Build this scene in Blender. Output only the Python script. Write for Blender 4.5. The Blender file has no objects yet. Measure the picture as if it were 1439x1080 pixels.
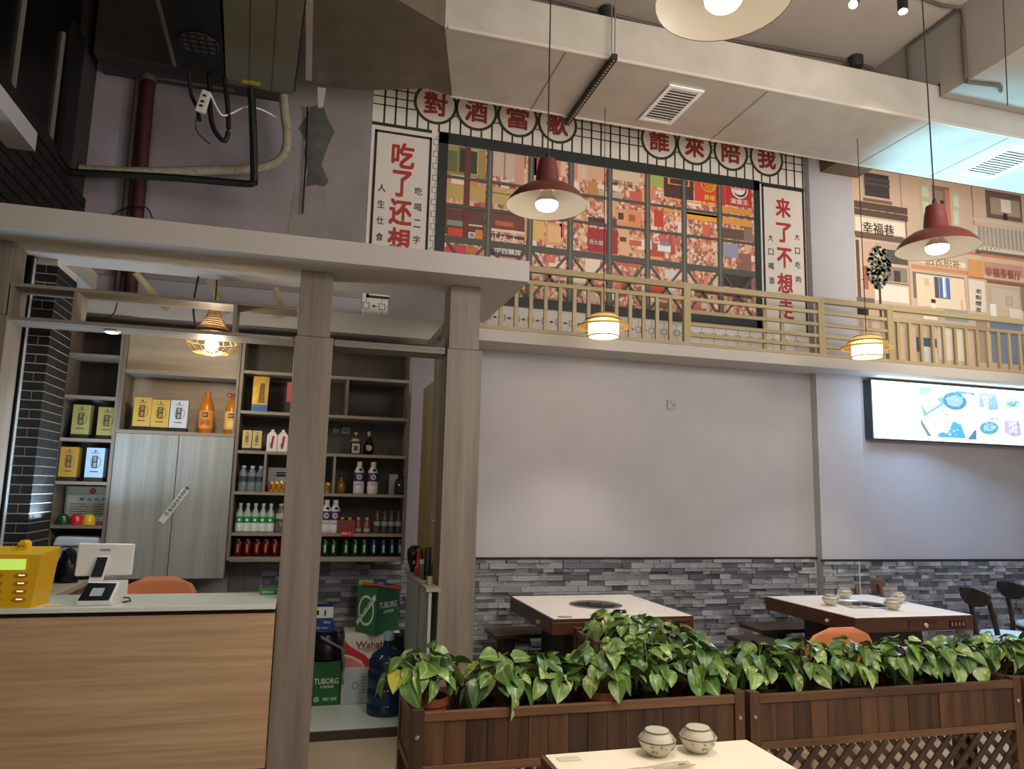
import bpy, bmesh, math, random
from mathutils import Vector, Matrix
random.seed(7)
SC = bpy.context.scene
COL = SC.collection
PI = math.pi

# ------------------------------------------------------------------ camera, world, lights, exposure
HC = 1.5
YAW, PITCH, ROLL, FPX = math.radians(15.519), math.radians(8.1673), math.radians(1.4072), 1029.855
_fwd = Vector((math.sin(YAW)*math.cos(PITCH), math.cos(YAW)*math.cos(PITCH), math.sin(PITCH)))
_r0 = Vector((math.cos(YAW), -math.sin(YAW), 0)); _u0 = _r0.cross(_fwd)
_R = math.cos(ROLL)*_r0 + math.sin(ROLL)*_u0
_U = -math.sin(ROLL)*_r0 + math.cos(ROLL)*_u0
cam = bpy.data.cameras.new('camera'); cam.sensor_width = 36; cam.sensor_fit = 'HORIZONTAL'
cam.lens = 36*FPX/1439; cam.clip_start = .05; cam.clip_end = 60
co = bpy.data.objects.new('camera', cam); COL.objects.link(co)
co.matrix_world = Matrix(((_R.x, _U.x, -_fwd.x, 0), (_R.y, _U.y, -_fwd.y, 0), (_R.z, _U.z, -_fwd.z, HC), (0, 0, 0, 1)))
SC.camera = co

w = bpy.data.worlds.new('world'); SC.world = w; w.use_nodes = True
w.node_tree.nodes['Background'].inputs[0].default_value = (.80, .74, .74, 1)
w.node_tree.nodes['Background'].inputs[1].default_value = .24
SC.view_settings.view_transform = 'Standard'; SC.view_settings.look = 'None'
SC.view_settings.gamma = 1; SC.view_settings.exposure = 0.5
SC.view_settings.use_curve_mapping = False
try: SC.cycles.max_bounces = 7
except Exception: pass

def lamp(kind, loc, power, col=(1, .86, .7), size=.1, aim=None, name='lamp_light', spot=None, shape=None, sy=None):
    l = bpy.data.lights.new(name, kind); l.energy = power; l.color = col
    if kind == 'AREA':
        l.size = size
        if sy: l.shape = 'RECTANGLE'; l.size_y = sy
    else: l.shadow_soft_size = size
    if spot: l.spot_size = math.radians(spot); l.spot_blend = .6
    o = bpy.data.objects.new(name, l); COL.objects.link(o); o.location = loc
    if aim: o.rotation_euler = (Vector(aim)-Vector(loc)).to_track_quat('-Z', 'Y').to_euler()
    return o
# the dining room goes on behind the camera: right and left areas stand for its lamps
lamp('AREA', (2.8, -.4, 3.5), 130, (1, .95, .90), 4.0, (2.8, -.35, 0), 'room_lamps_right', sy=2.6)
lamp('AREA', (3.4, .6, 3.9), 9, (1, .96, .93), 2.6, (2.7, 5.5, 3.7), 'print_fill', sy=1.0)  # added area light to brighten the big wall print
lamp('AREA', (3.3, 1.3, 3.1), 100, (1, .93, .86), 3.2, (2.9, 2.6, 5.0), 'room_bounce', sy=1.6)  # added upward fill in place of light bounced off the floor
lamp('SPOT', (5.0, 1.6, 2.1), 330, (1, .84, .70), .3, (5.75, 5.5, 3.75), 'alley_print_fill', spot=46)  # added warm spot to brighten the alley print, not a ceiling lamp
lamp('AREA', (-.9, -1.0, 3.4), 9, (1, .95, .92), 2.2, (-.3, 4.2, 1.2), 'room_lamps_left', sy=1.2)
for _x in (5.0, 5.8, 6.7): lamp('SPOT', (_x, 4.75, 2.85), 200, (.28, .74, 1), .15, (_x, 4.52, 4.3), 'balcony_led', spot=58)
lamp('AREA', (5.9, 5.33, 2.567), 2.2, (.45, .86, 1), 2.1, (5.9, 5.28, 3), 'menu_led', sy=.03)
lamp('POINT', (4.72, 5.15, 2.3), 2.2, (.40, .68, 1), .06, name='menu_led')
lamp('AREA', (5.9, 5.0, 2.3), 34, (.40, .62, 1), 1.9, (5.5, 3.6, .8), 'menu_glow', sy=.5)
lamp('AREA', (-1.2, 4.6, 1.3), 7.0, (.6, .8, 1), .3, (-1.35, 4.55, 2.7), 'canopy_fill')  # added cool upward fill for the canopy underside, source unseen

# ------------------------------------------------------------------ layout helpers: a sight line meets a known plane
def ray(x, y): return _R*((x-719.5)/FPX) - _U*((y-540)/FPX) + _fwd
def onY(x, y, Y): d = ray(x, y); t = Y/d.y; return Vector((d.x*t, Y, HC+d.z*t))
def onZ(x, y, Z): d = ray(x, y); t = (Z-HC)/d.z; return Vector((d.x*t, d.y*t, Z))
def onX(x, y, X): d = ray(x, y); t = X/d.x; return Vector((X, d.y*t, HC+d.z*t))

# ------------------------------------------------------------------ mesh builder
class B:
    def __init__(s): s.v = []; s.f = []; s.m = []; s.cur = 0
    def add(s, vs, fs, flip=False):
        n = len(s.v); s.v += [tuple(v) for v in vs]
        for f in fs:
            s.f.append(tuple(n+i for i in (reversed(f) if flip else f))); s.m.append(s.cur)
        return s
    def box(s, x0, x1, y0, y1, z0, z1, M=None):
        vs = [Vector(p) for p in ((x0,y0,z0),(x1,y0,z0),(x1,y1,z0),(x0,y1,z0),(x0,y0,z1),(x1,y0,z1),(x1,y1,z1),(x0,y1,z1))]
        if M: vs = [M @ v for v in vs]
        return s.add(vs, [(0,3,2,1),(4,5,6,7),(0,1,5,4),(1,2,6,5),(2,3,7,6),(3,0,4,7)])
    def poly(s, pts): return s.add(pts, [tuple(range(len(pts)))])
    def prism(s, pts, off):
        off = Vector(off); n = len(pts); a = [Vector(p) for p in pts]; b = [p+off for p in a]
        return s.add(a+b, [tuple(reversed(range(n))), tuple(range(n, 2*n))] + [(i, (i+1) % n, n+(i+1) % n, n+i) for i in range(n)])
    def lathe(s, prof, n=16, c=(0,0,0), M=None, cap=True):
        vs = []; fs = []
        for r, z in prof:
            for i in range(n):
                a = 2*PI*i/n; p = Vector((r*math.cos(a), r*math.sin(a), z))
                vs.append((M @ p if M else p) + Vector(c))
        for k in range(len(prof)-1):
            for i in range(n):
                j = (i+1) % n; fs.append((k*n+i, k*n+j, (k+1)*n+j, (k+1)*n+i))
        if cap:
            if prof[0][0] > 1e-5: fs.append(tuple(reversed(range(n))))
            if prof[-1][0] > 1e-5: fs.append(tuple((len(prof)-1)*n+i for i in range(n)))
        return s.add(vs, fs)
    def cyl(s, a, b, r, n=12, r2=None):
        a = Vector(a); b = Vector(b); d = b-a
        q = d.to_track_quat('Z', 'Y').to_matrix()
        return s.lathe([(r, 0), (r if r2 is None else r2, d.length)], n, a, q)
    def tube(s, pts, r, n=6, closed=False):
        P = [Vector(p) for p in pts]; vs = []; fs = []; N = len(P)
        for i, p in enumerate(P):
            if closed: t = P[(i+1) % N]-P[i-1]
            else: t = P[min(i+1, N-1)]-P[max(i-1, 0)]
            q = t.to_track_quat('Z', 'Y').to_matrix()
            for k in range(n):
                a = 2*PI*k/n; vs.append(p+q @ Vector((r*math.cos(a), r*math.sin(a), 0)))
        for i in range(N if closed else N-1):
            j = (i+1) % N
            for k in range(n):
                l = (k+1) % n; fs.append((i*n+k, i*n+l, j*n+l, j*n+k))
        if not closed: fs += [tuple(reversed(range(n))), tuple((N-1)*n+k for k in range(n))]
        return s.add(vs, fs)
    def bar(s, a, b, w, h, up=(0,0,1)):
        a = Vector(a); b = Vector(b); d = (b-a).normalized(); u = Vector(up); sd = d.cross(u).normalized(); u = sd.cross(d)
        c = [a+sd*i*w/2+u*j*h/2 for i, j in ((-1,-1),(1,-1),(1,1),(-1,1))]
        return s.prism(c, b-a)
    def text(s, t, o, u, v, h, w=None, bold=.0, d=.001):
        """flat lettering: lower-left corner o, right u, up v, height h, width w"""
        vs, fs = glyphs(t)
        if not vs: return s
        x0 = min(p[0] for p in vs); x1 = max(p[0] for p in vs); y0 = min(p[1] for p in vs); y1 = max(p[1] for p in vs)
        sy = h/max(y1-y0, 1e-6); sx = (w/max(x1-x0, 1e-6)) if w else sy
        o = Vector(o); u = Vector(u).normalized(); v = Vector(v).normalized()
        k = bold*.5
        nn = u.cross(v)*.00018
        for i, (dx, dy) in enumerate(((-k, -k), (k, -k), (-k, k), (k, k), (0, 0)) if bold else ((0, 0),)):
            s.add([o+u*((p[0]-x0+dx)*sx)+v*((p[1]-y0+dy)*sy)+nn*i for p in vs], fs)
        return s
_gc = {}
def glyphs(t, bold=0):
    k = (t, bold)
    if k in _gc: return _gc[k]
    c = bpy.data.curves.new('lettering', 'FONT'); c.body = t; c.size = 1; c.resolution_u = 2; c.fill_mode = 'FRONT'
    o = bpy.data.objects.new('lettering', c); COL.objects.link(o)
    dg = bpy.context.evaluated_depsgraph_get(); m = bpy.data.meshes.new_from_object(o.evaluated_get(dg))
    r = ([tuple(v.co) for v in m.vertices], [tuple(p.vertices) for p in m.polygons])
    bpy.data.objects.remove(o); bpy.data.curves.remove(c); bpy.data.meshes.remove(m)
    _gc[k] = r; return r

def tag(o, label, cat, group=None, kind=None):
    if label: o['label'] = label
    if cat: o['category'] = cat
    if group: o['group'] = group
    if kind: o['kind'] = kind
    return o
def thing(name, loc, label, cat, group=None, rz=0):
    o = bpy.data.objects.new(name, None); o.empty_display_size = .05; COL.objects.link(o)
    o.location = loc; o.rotation_euler = (0, 0, rz); return tag(o, label, cat, group)
def wloc(o):
    p = Vector((0,0,0))
    while o is not None: p += o.location; o = o.parent
    return p
def obj(name, b, mat, parent=None, smooth=False, bev=0, world=True, label=None, cat=None, group=None, kind=None, segs=2):
    """link a builder as one mesh object; verts are in world space unless world=False"""
    me = bpy.data.meshes.new(name)
    vs = [Vector(v) for v in b.v]
    o = bpy.data.objects.new(name, me)
    if parent is not None:
        off = wloc(parent) if world else Vector((0,0,0)); o.parent = parent
    else:
        lo = Vector([min(v[i] for v in vs) for i in range(3)]); hi = Vector([max(v[i] for v in vs) for i in range(3)])
        off = Vector(((lo.x+hi.x)/2, (lo.y+hi.y)/2, lo.z)); o.location = off
    me.from_pydata([tuple(v-off) for v in vs], [], b.f)
    mats = mat if isinstance(mat, (list, tuple)) else [mat]
    for m in mats: me.materials.append(m)
    if len(mats) > 1: me.polygons.foreach_set('material_index', b.m)
    if smooth:
        me.shade_smooth(); me.set_sharp_from_angle(angle=math.radians(40))
    me.update(); COL.objects.link(o)
    if bev:
        md = o.modifiers.new('edge', 'BEVEL'); md.width = bev; md.segments = segs; md.limit_method = 'ANGLE'
    tag(o, label, cat, group, kind)
    return o
def dup(root, loc=None, rz=None, label=None, group=None):
    r = root.copy(); COL.objects.link(r)
    if loc is not None: r.location = loc
    if rz is not None: r.rotation_euler = (0, 0, rz)
    if label: r['label'] = label
    if group: r['group'] = group
    for ch in list(root.children):
        c = ch.copy(); COL.objects.link(c); c.parent = r
        for g in list(ch.children):
            d = g.copy(); COL.objects.link(d); d.parent = c
    return r

# ------------------------------------------------------------------ materials
def lin(h):
    h = h.lstrip('#'); o = []
    for i in (0, 2, 4):
        c = int(h[i:i+2], 16)/255; o.append(c/12.92 if c <= .04045 else ((c+.055)/1.055)**2.4)
    return (*o, 1)
_mc = {}
def mat(h, rough=.6, metal=0, emit=0, trans=0, spec=None, alpha=1, noise=0, nscale=8, bump=0, ior=1.45, key='', coat=0, sss=0):
    k = (h, rough, metal, emit, trans, alpha, noise, nscale, bump, key, coat, sss)
    if k in _mc: return _mc[k]
    m = bpy.data.materials.new('m_'+h.strip('#')+key); m.use_nodes = True; nt = m.node_tree; p = nt.nodes['Principled BSDF']
    p.inputs['Base Color'].default_value = lin(h); p.inputs['Roughness'].default_value = rough; p.inputs['Metallic'].default_value = metal
    p.inputs['IOR'].default_value = ior; p.inputs['Transmission Weight'].default_value = trans; p.inputs['Alpha'].default_value = alpha
    p.inputs['Coat Weight'].default_value = coat
    if emit: p.inputs['Emission Color'].default_value = lin(h); p.inputs['Emission Strength'].default_value = emit
    if noise or bump:
        tc = nt.nodes.new('ShaderNodeTexCoord'); n = nt.nodes.new('ShaderNodeTexNoise'); n.inputs['Scale'].default_value = nscale; n.inputs['Detail'].default_value = 6
        nt.links.new(tc.outputs['Object'], n.inputs['Vector'])
        if noise:
            mr = nt.nodes.new('ShaderNodeMapRange'); mr.inputs[1].default_value = .3; mr.inputs[2].default_value = .7; mr.inputs[3].default_value = 1-noise; mr.inputs[4].default_value = 1+noise
            nt.links.new(n.outputs[0], mr.inputs[0])
            mx = nt.nodes.new('ShaderNodeMix'); mx.data_type = 'RGBA'; mx.blend_type = 'MULTIPLY'; mx.inputs[0].default_value = 1; mx.inputs[6].default_value = lin(h)
            nt.links.new(mr.outputs[0], mx.inputs[7]); nt.links.new(mx.outputs[2], p.inputs['Base Color'])
        if bump:
            bp = nt.nodes.new('ShaderNodeBump'); bp.inputs['Strength'].default_value = bump; bp.inputs['Distance'].default_value = .01
            nt.links.new(n.outputs[0], bp.inputs['Height']); nt.links.new(bp.outputs[0], p.inputs['Normal'])
    _mc[k] = m; return m
def wood(h1, h2, axis='Z', scale=14, stretch=.06, rough=.5, rnd=.12, key='', bump=.05):
    k = ('wood', h1, h2, axis, scale, stretch, rough, rnd, key)
    if k in _mc: return _mc[k]
    m = bpy.data.materials.new('wood_'+h1.strip('#')); m.use_nodes = True; nt = m.node_tree; p = nt.nodes['Principled BSDF']; L = nt.links.new
    tc = nt.nodes.new('ShaderNodeTexCoord'); mp = nt.nodes.new('ShaderNodeMapping'); oi = nt.nodes.new('ShaderNodeObjectInfo')
    sc = [1, 1, 1]; sc['XYZ'.index(axis)] = stretch; mp.inputs['Scale'].default_value = sc
    ml = nt.nodes.new('ShaderNodeMath'); ml.operation = 'MULTIPLY'; ml.inputs[1].default_value = 37; L(oi.outputs['Random'], ml.inputs[0])
    L(tc.outputs['Object'], mp.inputs['Vector']); L(ml.outputs[0], mp.inputs['Location'])
    n = nt.nodes.new('ShaderNodeTexNoise'); n.inputs['Scale'].default_value = scale; n.inputs['Detail'].default_value = 8; n.inputs['Distortion'].default_value = .6
    L(mp.outputs[0], n.inputs['Vector'])
    n2 = nt.nodes.new('ShaderNodeTexNoise'); n2.inputs['Scale'].default_value = scale*6; n2.inputs['Detail'].default_value = 4; L(mp.outputs[0], n2.inputs['Vector'])
    ad = nt.nodes.new('ShaderNodeMath'); ad.operation = 'MULTIPLY_ADD'; ad.inputs[1].default_value = .35; L(n2.outputs[0], ad.inputs[0]); L(n.outputs[0], ad.inputs[2])
    cr = nt.nodes.new('ShaderNodeValToRGB'); cr.color_ramp.elements[0].position = .45; cr.color_ramp.elements[1].position = .9
    cr.color_ramp.elements[0].color = lin(h1); cr.color_ramp.elements[1].color = lin(h2); L(ad.outputs[0], cr.inputs[0])
    mr = nt.nodes.new('ShaderNodeMapRange'); mr.inputs[3].default_value = 1-rnd; mr.inputs[4].default_value = 1+rnd; L(oi.outputs['Random'], mr.inputs[0])
    mx = nt.nodes.new('ShaderNodeMix'); mx.data_type = 'RGBA'; mx.blend_type = 'MULTIPLY'; mx.inputs[0].default_value = 1; L(cr.outputs[0], mx.inputs[6]); L(mr.outputs[0], mx.inputs[7])
    L(mx.outputs[2], p.inputs['Base Color']); p.inputs['Roughness'].default_value = rough
    if bump:
        bp = nt.nodes.new('ShaderNodeBump'); bp.inputs['Strength'].default_value = bump; bp.inputs['Distance'].default_value = .004; L(ad.outputs[0], bp.inputs['Height']); L(bp.outputs[0], p.inputs['Normal'])
    _mc[k] = m; return m
def crowd(palette, scale, key):
    """printed street-crowd picture: cells of flat colour"""
    m = bpy.data.materials.new('print_'+key); m.use_nodes = True; nt = m.node_tree; p = nt.nodes['Principled BSDF']; L = nt.links.new
    tc = nt.nodes.new('ShaderNodeTexCoord'); mp = nt.nodes.new('ShaderNodeMapping'); mp.inputs['Scale'].default_value = (1.3, .01, 1); L(tc.outputs['Object'], mp.inputs[0])
    v = nt.nodes.new('ShaderNodeTexVoronoi'); v.inputs['Scale'].default_value = scale; L(mp.outputs[0], v.inputs['Vector'])
    sp = nt.nodes.new('ShaderNodeSeparateColor'); L(v.outputs['Color'], sp.inputs[0])
    cr = nt.nodes.new('ShaderNodeValToRGB'); cr.color_ramp.interpolation = 'CONSTANT'; e = cr.color_ramp.elements
    while len(e) < len(palette): e.new(.5)
    for i, h in enumerate(palette): e[i].position = i/len(palette); e[i].color = lin(h)
    L(sp.outputs[0], cr.inputs[0]); L(cr.outputs[0], p.inputs['Base Color']); p.inputs['Roughness'].default_value = .55
    return m

WHITE_WALL = mat('#A9A6AA', .85, noise=.04, nscale=3, bump=.02)
CONCRETE = mat('#8E8484', .95, noise=.16, nscale=2.2, bump=.12, key='c')
CEIL = mat('#A2968A', .95, noise=.1, nscale=1.5, key='ceil')
SOFFIT = mat('#B4AEA8', .85, noise=.03, nscale=2)
GREYWOOD = wood('#6C6156', '#887D71', 'Z', 16, .05, .55, .04)
GREYWOODX = wood('#6C6156', '#887D71', 'X', 16, .05, .55, .05)
OAK = wood('#A38361', '#C2A27E', 'X', 30, .035, .5, .02)
CABINET = wood('#83847F', '#A5A6A2', 'Z', 14, .04, .7, .05)
SHELFW = wood('#7C7063', '#97897A', 'X', 14, .06, .55, .05)
DARKW = wood('#2A1A12', '#4E3524', 'X', 16, .06, .45, .3)
PLANK = wood('#2C1A0F', '#5C3C24', 'Z', 16, .06, .5, .4)
RAILW = wood('#472E1C', '#785435', 'X', 14, .05, .45, .12)
PINE = wood('#93835F', '#AF9D78', 'Z', 12, .06, .6, .06)
PINEX = wood('#93835F', '#AF9D78', 'X', 12, .06, .6, .06)
REDWOOD = wood('#3C2115', '#5A3320', 'X', 14, .05, .35, .06)
BLACK = mat('#0E0E0E', .5)
DARK = mat('#1B1A19', .6)
STEEL = mat('#B9B9B9', .2, 1)
GALV = mat('#B8B2A8', .4, .35, noise=.08, nscale=5, bump=.04, key='g')
def WH(r=.4): return mat('#E6E4DE', r)
XU, ZU = (1,0,0), (0,0,1)
YW = 5.5          # plane of the back wall
# ================================================================== SETTING
# floor and bar platform
b = B().box(-4, 9, -3, YW, -.12, 0)
obj('floor', b, mat('#B7A68C', .25, noise=.05, nscale=1.2), kind='structure')
pl = obj('trim_1', B().box(-1.5, .86, 4.74, YW-.001, 0, .065), mat('#C3C9C2', .25, noise=.03), kind='structure')
obj('riser', B().box(-1.5, .86, 4.715, 4.739, 0, .05), mat('#3B2C1C', .6), pl)
# back wall: plaster above, stone cladding below
wb = obj('wall_back', B().box(-1.75, 9, YW, YW+.25, 0, 5.3), WHITE_WALL, kind='structure')
# raw concrete skim on the upper left part, patches and the crack
obj('bare_concrete', B().box(-1.6, .335, YW-.006, YW-.001, 2.9, 5.1), CONCRETE, wb)
pz = [onY(*p, YW-.012) for p in ((437,150),(446,148),(455,151),(459,163),(470,185),(463,200),(457,215),(452,232),(462,255),(455,262),(444,259),(430,262),(433,240),(428,215),(431,198),(420,180),(430,165))]
obj('cement_patch', B().prism(pz, (0,.005,0)), mat('#55544F', .95, noise=.25, nscale=9, bump=.2), wb)
pz = [onY(*p, YW-.010) for p in ((415,262),(432,255),(458,266),(461,334),(404,330))]
obj('cement_patch', B().prism(pz, (0,.003,0)), mat('#8F857E', .95, noise=.1, nscale=6), wb)
obj('plaster_strip', B().box(-1.6, -1.42, YW-.012, YW-.006, 2.9, 5.1), mat('#9C8F94', .9, noise=.08), wb)
obj('dark_joint', B().box(1.05, 4.28, YW-.02, YW, .978, .992), mat('#1C1A18', .8), wb)
# protruding column
cl = obj('wall_column', B().box(4.28, 4.745, 5.42, YW+.01, 0, 5.2), WHITE_WALL, kind='structure')
obj('dark_joint', B().box(4.262, 4.75, 5.404, 5.42, .965, .98), mat('#1C1A18', .8), cl)
obj('dark_joint', B().box(4.75, 7.6, YW-.02, YW, .955, .972), mat('#1C1A18', .8), wb)
# left wall: window above, black brick below
wl = obj('wall_left', B().box(-1.85, -1.6, 2.6, YW+.25, 0, 5.3), mat('#3B3634', .9, noise=.1), kind='structure')
wn = obj('window_1', B().box(-1.605, -1.59, 3.0, 5.02, 3.46, 4.9), mat('#050505', .3), wl)
for ya, za, zb in ((4.13, 3.3, 4.35), (4.73, 3.3, 4.2), (3.5, 3.3, 4.6)):
    obj('mullion_glint', B().box(-1.6, -1.575, ya, ya+.022, 3.46, zb), mat('#8D8D84', .35, .4), wn)  # pale colour paints the light glinting on the black mullion edges
obj('window_frame', B().box(-1.6, -1.56, 4.85, 5.06, 3.46, 4.35).box(-1.6, -1.57, 3.0, 5.06, 3.42, 3.5), BLACK, wn)
# unit brick shared by all bricks and stones
def unit(name, m, jag=0):
    bb = B(); c = .5
    bb.box(-.5, .5, -.5, .5, -.5, .5); me = bpy.data.meshes.new(name); me.from_pydata(bb.v, [], bb.f); me.materials.append(m); return me
BRICKM = [unit('brick', mat(h, .6, noise=.3, nscale=20, bump=.3, key='bk')) for h in ('#0A0A0A', '#0D0E0E', '#14120F')]
def piece(name, me, par, c, s):
    o = bpy.data.objects.new(name, me); COL.objects.link(o); o.parent = par; o.location = Vector(c)-wloc(par); o.scale = s; return o
# brick strip on the left wall above the canopy
obj('grout', B().box(-1.6, -1.594, 3.55, YW, 2.84, 3.42), mat('#3E3D3B', .9), wl)
for r in range(8):
    z = 2.86+r*.071; y = 3.5-(r % 2)*.11
    while y < YW:
        y0, y1 = max(y, 3.56), min(y+.212, YW-.002)
        if y1-y0 > .03: piece('brick', random.choice(BRICKM), wl, (-1.588, (y0+y1)/2, z+.031), (.02, y1-y0, .062))
        y += .222
# black brick pier beside the bar
bp_ = obj('wall_pier', B().box(-1.50, -1.40, 4.507, 4.86, 0, 2.71), mat('#D6D2CA', .9), kind='structure')
for r in range(40):
    z = .86+r*.0505
    if z > 2.665: break
    x = -1.50-(r % 2)*.07
    while x < -1.395:
        x0, x1 = max(x, -1.50), min(x+.115, -1.395)
        if x1-x0 > .02: piece('brick', random.choice(BRICKM), bp_, ((x0+x1)/2, 4.505, z+.0225), (x1-x0, .010, .0445))
        x += .1205
    y = 4.499-(1-r % 2)*.1
    while y < 4.86:
        y0, y1 = max(y, 4.499), min(y+.155, 4.86)
        if y1-y0 > .02: piece('brick', random.choice(BRICKM), bp_, (-1.3985, (y0+y1)/2, z+.0225), (.008, y1-y0, .0445))
        y += .1605
obj('black_post', B().box(-1.575, -1.507, 4.46, 4.52, 0, 2.709), mat('#0B0B0C', .35), bp_)
obj('white_strip', B().box(-1.505, -1.501, 4.47, 4.52, .9, 2.7), mat('#B9BDC0', .5), bp_)
# ---- stone cladding
STONEM = [unit('stone', mat(h, .75, noise=.35, nscale=9, bump=.9, key='st')) for h in ('#86878B', '#77787C', '#929397', '#65666B', '#56575B', '#9C9DA1')]
stuff = {}
allst = []
rs = random.Random(3)
def clad(x0, x1, yf, ztop, zlo, par):
    z = ztop
    while z > zlo:
        h = rs.choice((.022, .028, .034, .041)); x = x0-rs.random()*.1
        while x < x1:
            l = rs.uniform(.06, .22); a, c = max(x, x0), min(x+l, x1)
            if c-a > .012:
                d = rs.uniform(.004, .030); hh = h-.0025
                allst.append((((a+c)/2, yf-d/2+.002, z-h/2), (c-a-.002, d+.004, hh), par, rs.randrange(6)))
            x += l
        z -= h
clad(.72, 4.262, YW, .976, .28, wb); clad(-.24, .72, YW, .976, .5, wb)
clad(4.28, 4.745, 5.42, .963, .28, cl); clad(4.745, 7.4, YW, .953, .3, wb)
def rank(s):
    (x, y, z), sz, par, k = s
    vis = (1.06 < x < 4.28 or 4.3 < x < 5.6) and z > .56
    return (0 if vis else 1, x*.6-sz[0]*sz[2]*120)
allst.sort(key=rank)
for c, s, par, k in allst[:296]: piece('stone', STONEM[k], par, c, s)
for par in (wb, cl):
    bb = B()
    for c, s, p2, k in allst[296:]:
        if p2 is not par: continue
        bb.cur = k; bb.box(c[0]-s[0]/2, c[0]+s[0]/2, c[1]-s[1]/2, c[1]+s[1]/2, c[2]-s[2]/2, c[2]+s[2]/2)
    if bb.v: obj('stone_cladding', bb, [m.materials[0] for m in STONEM], par, kind='stuff')
obj('tile_joint', B().box(4.628, 4.634, 5.392, 5.42, .3, .962), mat('#C9C9C5', .7), cl)
# grey plaster beside the bar shelves
obj('grey_plaster', B().box(.70, .93, YW-.02, YW-.002, .98, 2.6), mat('#8B8589', .85, noise=.05), wb)
# ceiling and its concrete beam
ce = obj('ceiling', B().box(-4, 9, -3, YW+.25, 5.1, 5.25), CEIL, kind='structure')
obj('trim_2', B().box(4.43, 9, -3, 4.1, 4.5, 5.1).box(4.43, 9, 4.1001, YW, 4.62, 5.1), mat('#8F8980', .95, noise=.06, nscale=2), kind='structure')
obj('trim_3', B().box(4.40, 4.80, 5.2, 5.41, 4.46, 4.58), mat('#6B5C4E', .9), kind='structure')
# dark beam at the far left top
obj('trim_4', B().box(-1.55, -.3, 5.2, YW-.013, 4.36, 5.1), mat('#3E3833', .95, noise=.1), kind='structure')
# balcony slab
bs = obj('balcony_slab', B().box(1.0, 7.6, 5.15, YW-.003, 2.58, 2.672), SOFFIT, kind='structure', bev=.004)
# bar canopy: slab with a rectangular hole
HX0, HX1, HY0, HY1, ZC, ZT = -1.39, .505, 4.61, 5.235, 2.71, 2.835
X0, X1, Y0, Y1 = -1.6, 1.20, 4.0, 5.145
cb = B()
for a, c, d, e in ((X0, X1, Y0, HY0), (X0, HX0, HY0, HY1), (HX1, X1, HY0, Y1), (HX1, .99, Y1, HY1)): cb.box(a, c, d, e, ZC, ZT)
obj('canopy_slab', cb, SOFFIT, kind='structure')
obj('trim_5', B().box(-1.6, .99, 5.24, YW-.03, 2.575, 2.72), SOFFIT, kind='structure')
# ---- pillars
def pillar(n, xa, xb, y0, zj):
    b = B().box(xa+.006, xb-.006, y0+.006, y0+.2, zj+.003, ZC); b.box(xa-.004, xb+.012, y0-.006, y0+.206, 0, zj)
    return obj('pillar_%d' % n, b, GREYWOOD, kind='structure', bev=.003)
pillar(1, -.095, .098, 4.21, 2.325); pillar(2, .77, .965, 4.21, 2.318); pillar(3, -1.70, -1.515, 4.21, 2.318)
# header boards between the pillars
hb = thing('overhead_shelf', (-.8, 4.22, 2.30), 'grey wood board frame with uprights spanning over the left half of the bar counter', 'shelf frame')
obj('top_board', B().box(-1.517, -.1, 4.222, 4.41, 2.475, 2.493), GREYWOODX, hb)
obj('bottom_board', B().box(-1.509, -.105, 4.222, 4.41, 2.298, 2.318), GREYWOODX, hb)
for x in (-1.213, -.425): obj('upright', B().box(x-.009, x+.009, 4.224, 4.41, 2.318, 2.475), GREYWOOD, hb)
obj('upright', B().box(-1.513, -1.497, 4.224, 4.41, 2.318, 2.475), GREYWOOD, hb)
hb2 = obj('header_board', B().box(.118, .757, 4.222, 4.41, 2.285, 2.322), GREYWOODX, label='single grey wood board bridging the bar doorway between two pillars', cat='board')
dl = thing('downlight', (-1.045, 4.31, 2.28), 'small round cool white downlight under the left header board', 'downlight')
obj('trim_ring', B().lathe([(.038, .018), (.042, .014), (.042, .006), (.034, .004)], 20, (-1.045, 4.31, 2.28)), WH(), dl, smooth=True)
obj('lens', B().lathe([(.033, .008), (.028, .002), (0, 0)], 20, (-1.045, 4.31, 2.28)), mat('#E8FBFF', .4, emit=14), dl, smooth=True)
lamp('SPOT', (-1.045, 4.31, 2.272), 12, (.72, .9, 1), .03, (-1.0, 4.75, 0), 'downlight_light', spot=130)
# ---- joists in the canopy opening
for i, (pa, pb, lb) in enumerate((((190,383),(236,436),'left'), ((293,391),(318,440),'middle'), ((387,404),(396,446),'right'))):
    a = onZ(*pa, 2.84); c = onY(*pb, 5.215)
    a = c.lerp(a, (c.y-4.63)/(c.y-a.y)) if a.y < 4.63 else a
    obj('joist', B().bar(a, c, .035, .03), PINE, label='%s bare pine batten of three crossing the opening in the bar ceiling' % {'left':'leftmost','middle':'middle','right':'rightmost'}[lb], cat='batten')

# ================================================================== BACK WALL PRINT (big mural)
Ym = YW-.006
mu = thing('mural', (2.34, YW, 2.67), 'street scene wall print behind a printed black window frame with round character signs', 'wall print')
def R_(b, x0, x1, z0, z1, lay): y = Ym-lay*.0012; b.poly([(x0,y,z0),(x1,y,z0),(x1,y,z1),(x0,y,z1)]); return b
obj('tile_ground', B().box(.338, 4.28, Ym-.0004, YW-.001, 2.672, 5.0), mat('#DAD3C8', .7), mu)
b = B(); x = .43
while x < 4.27:
    R_(b, x-.0075, x+.0075, 4.32, 5.0, 1); x += .0872
for z in (4.475, 4.545, 4.615, 4.685): R_(b, .338, 4.28, z-.005, z+.005, 1)
R_(b, .338, .81, 4.298, 4.325, 2); R_(b, 3.79, 4.28, 4.298, 4.318, 2)
obj('tile_lines', b, mat('#2A2C20', .7), mu)
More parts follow.
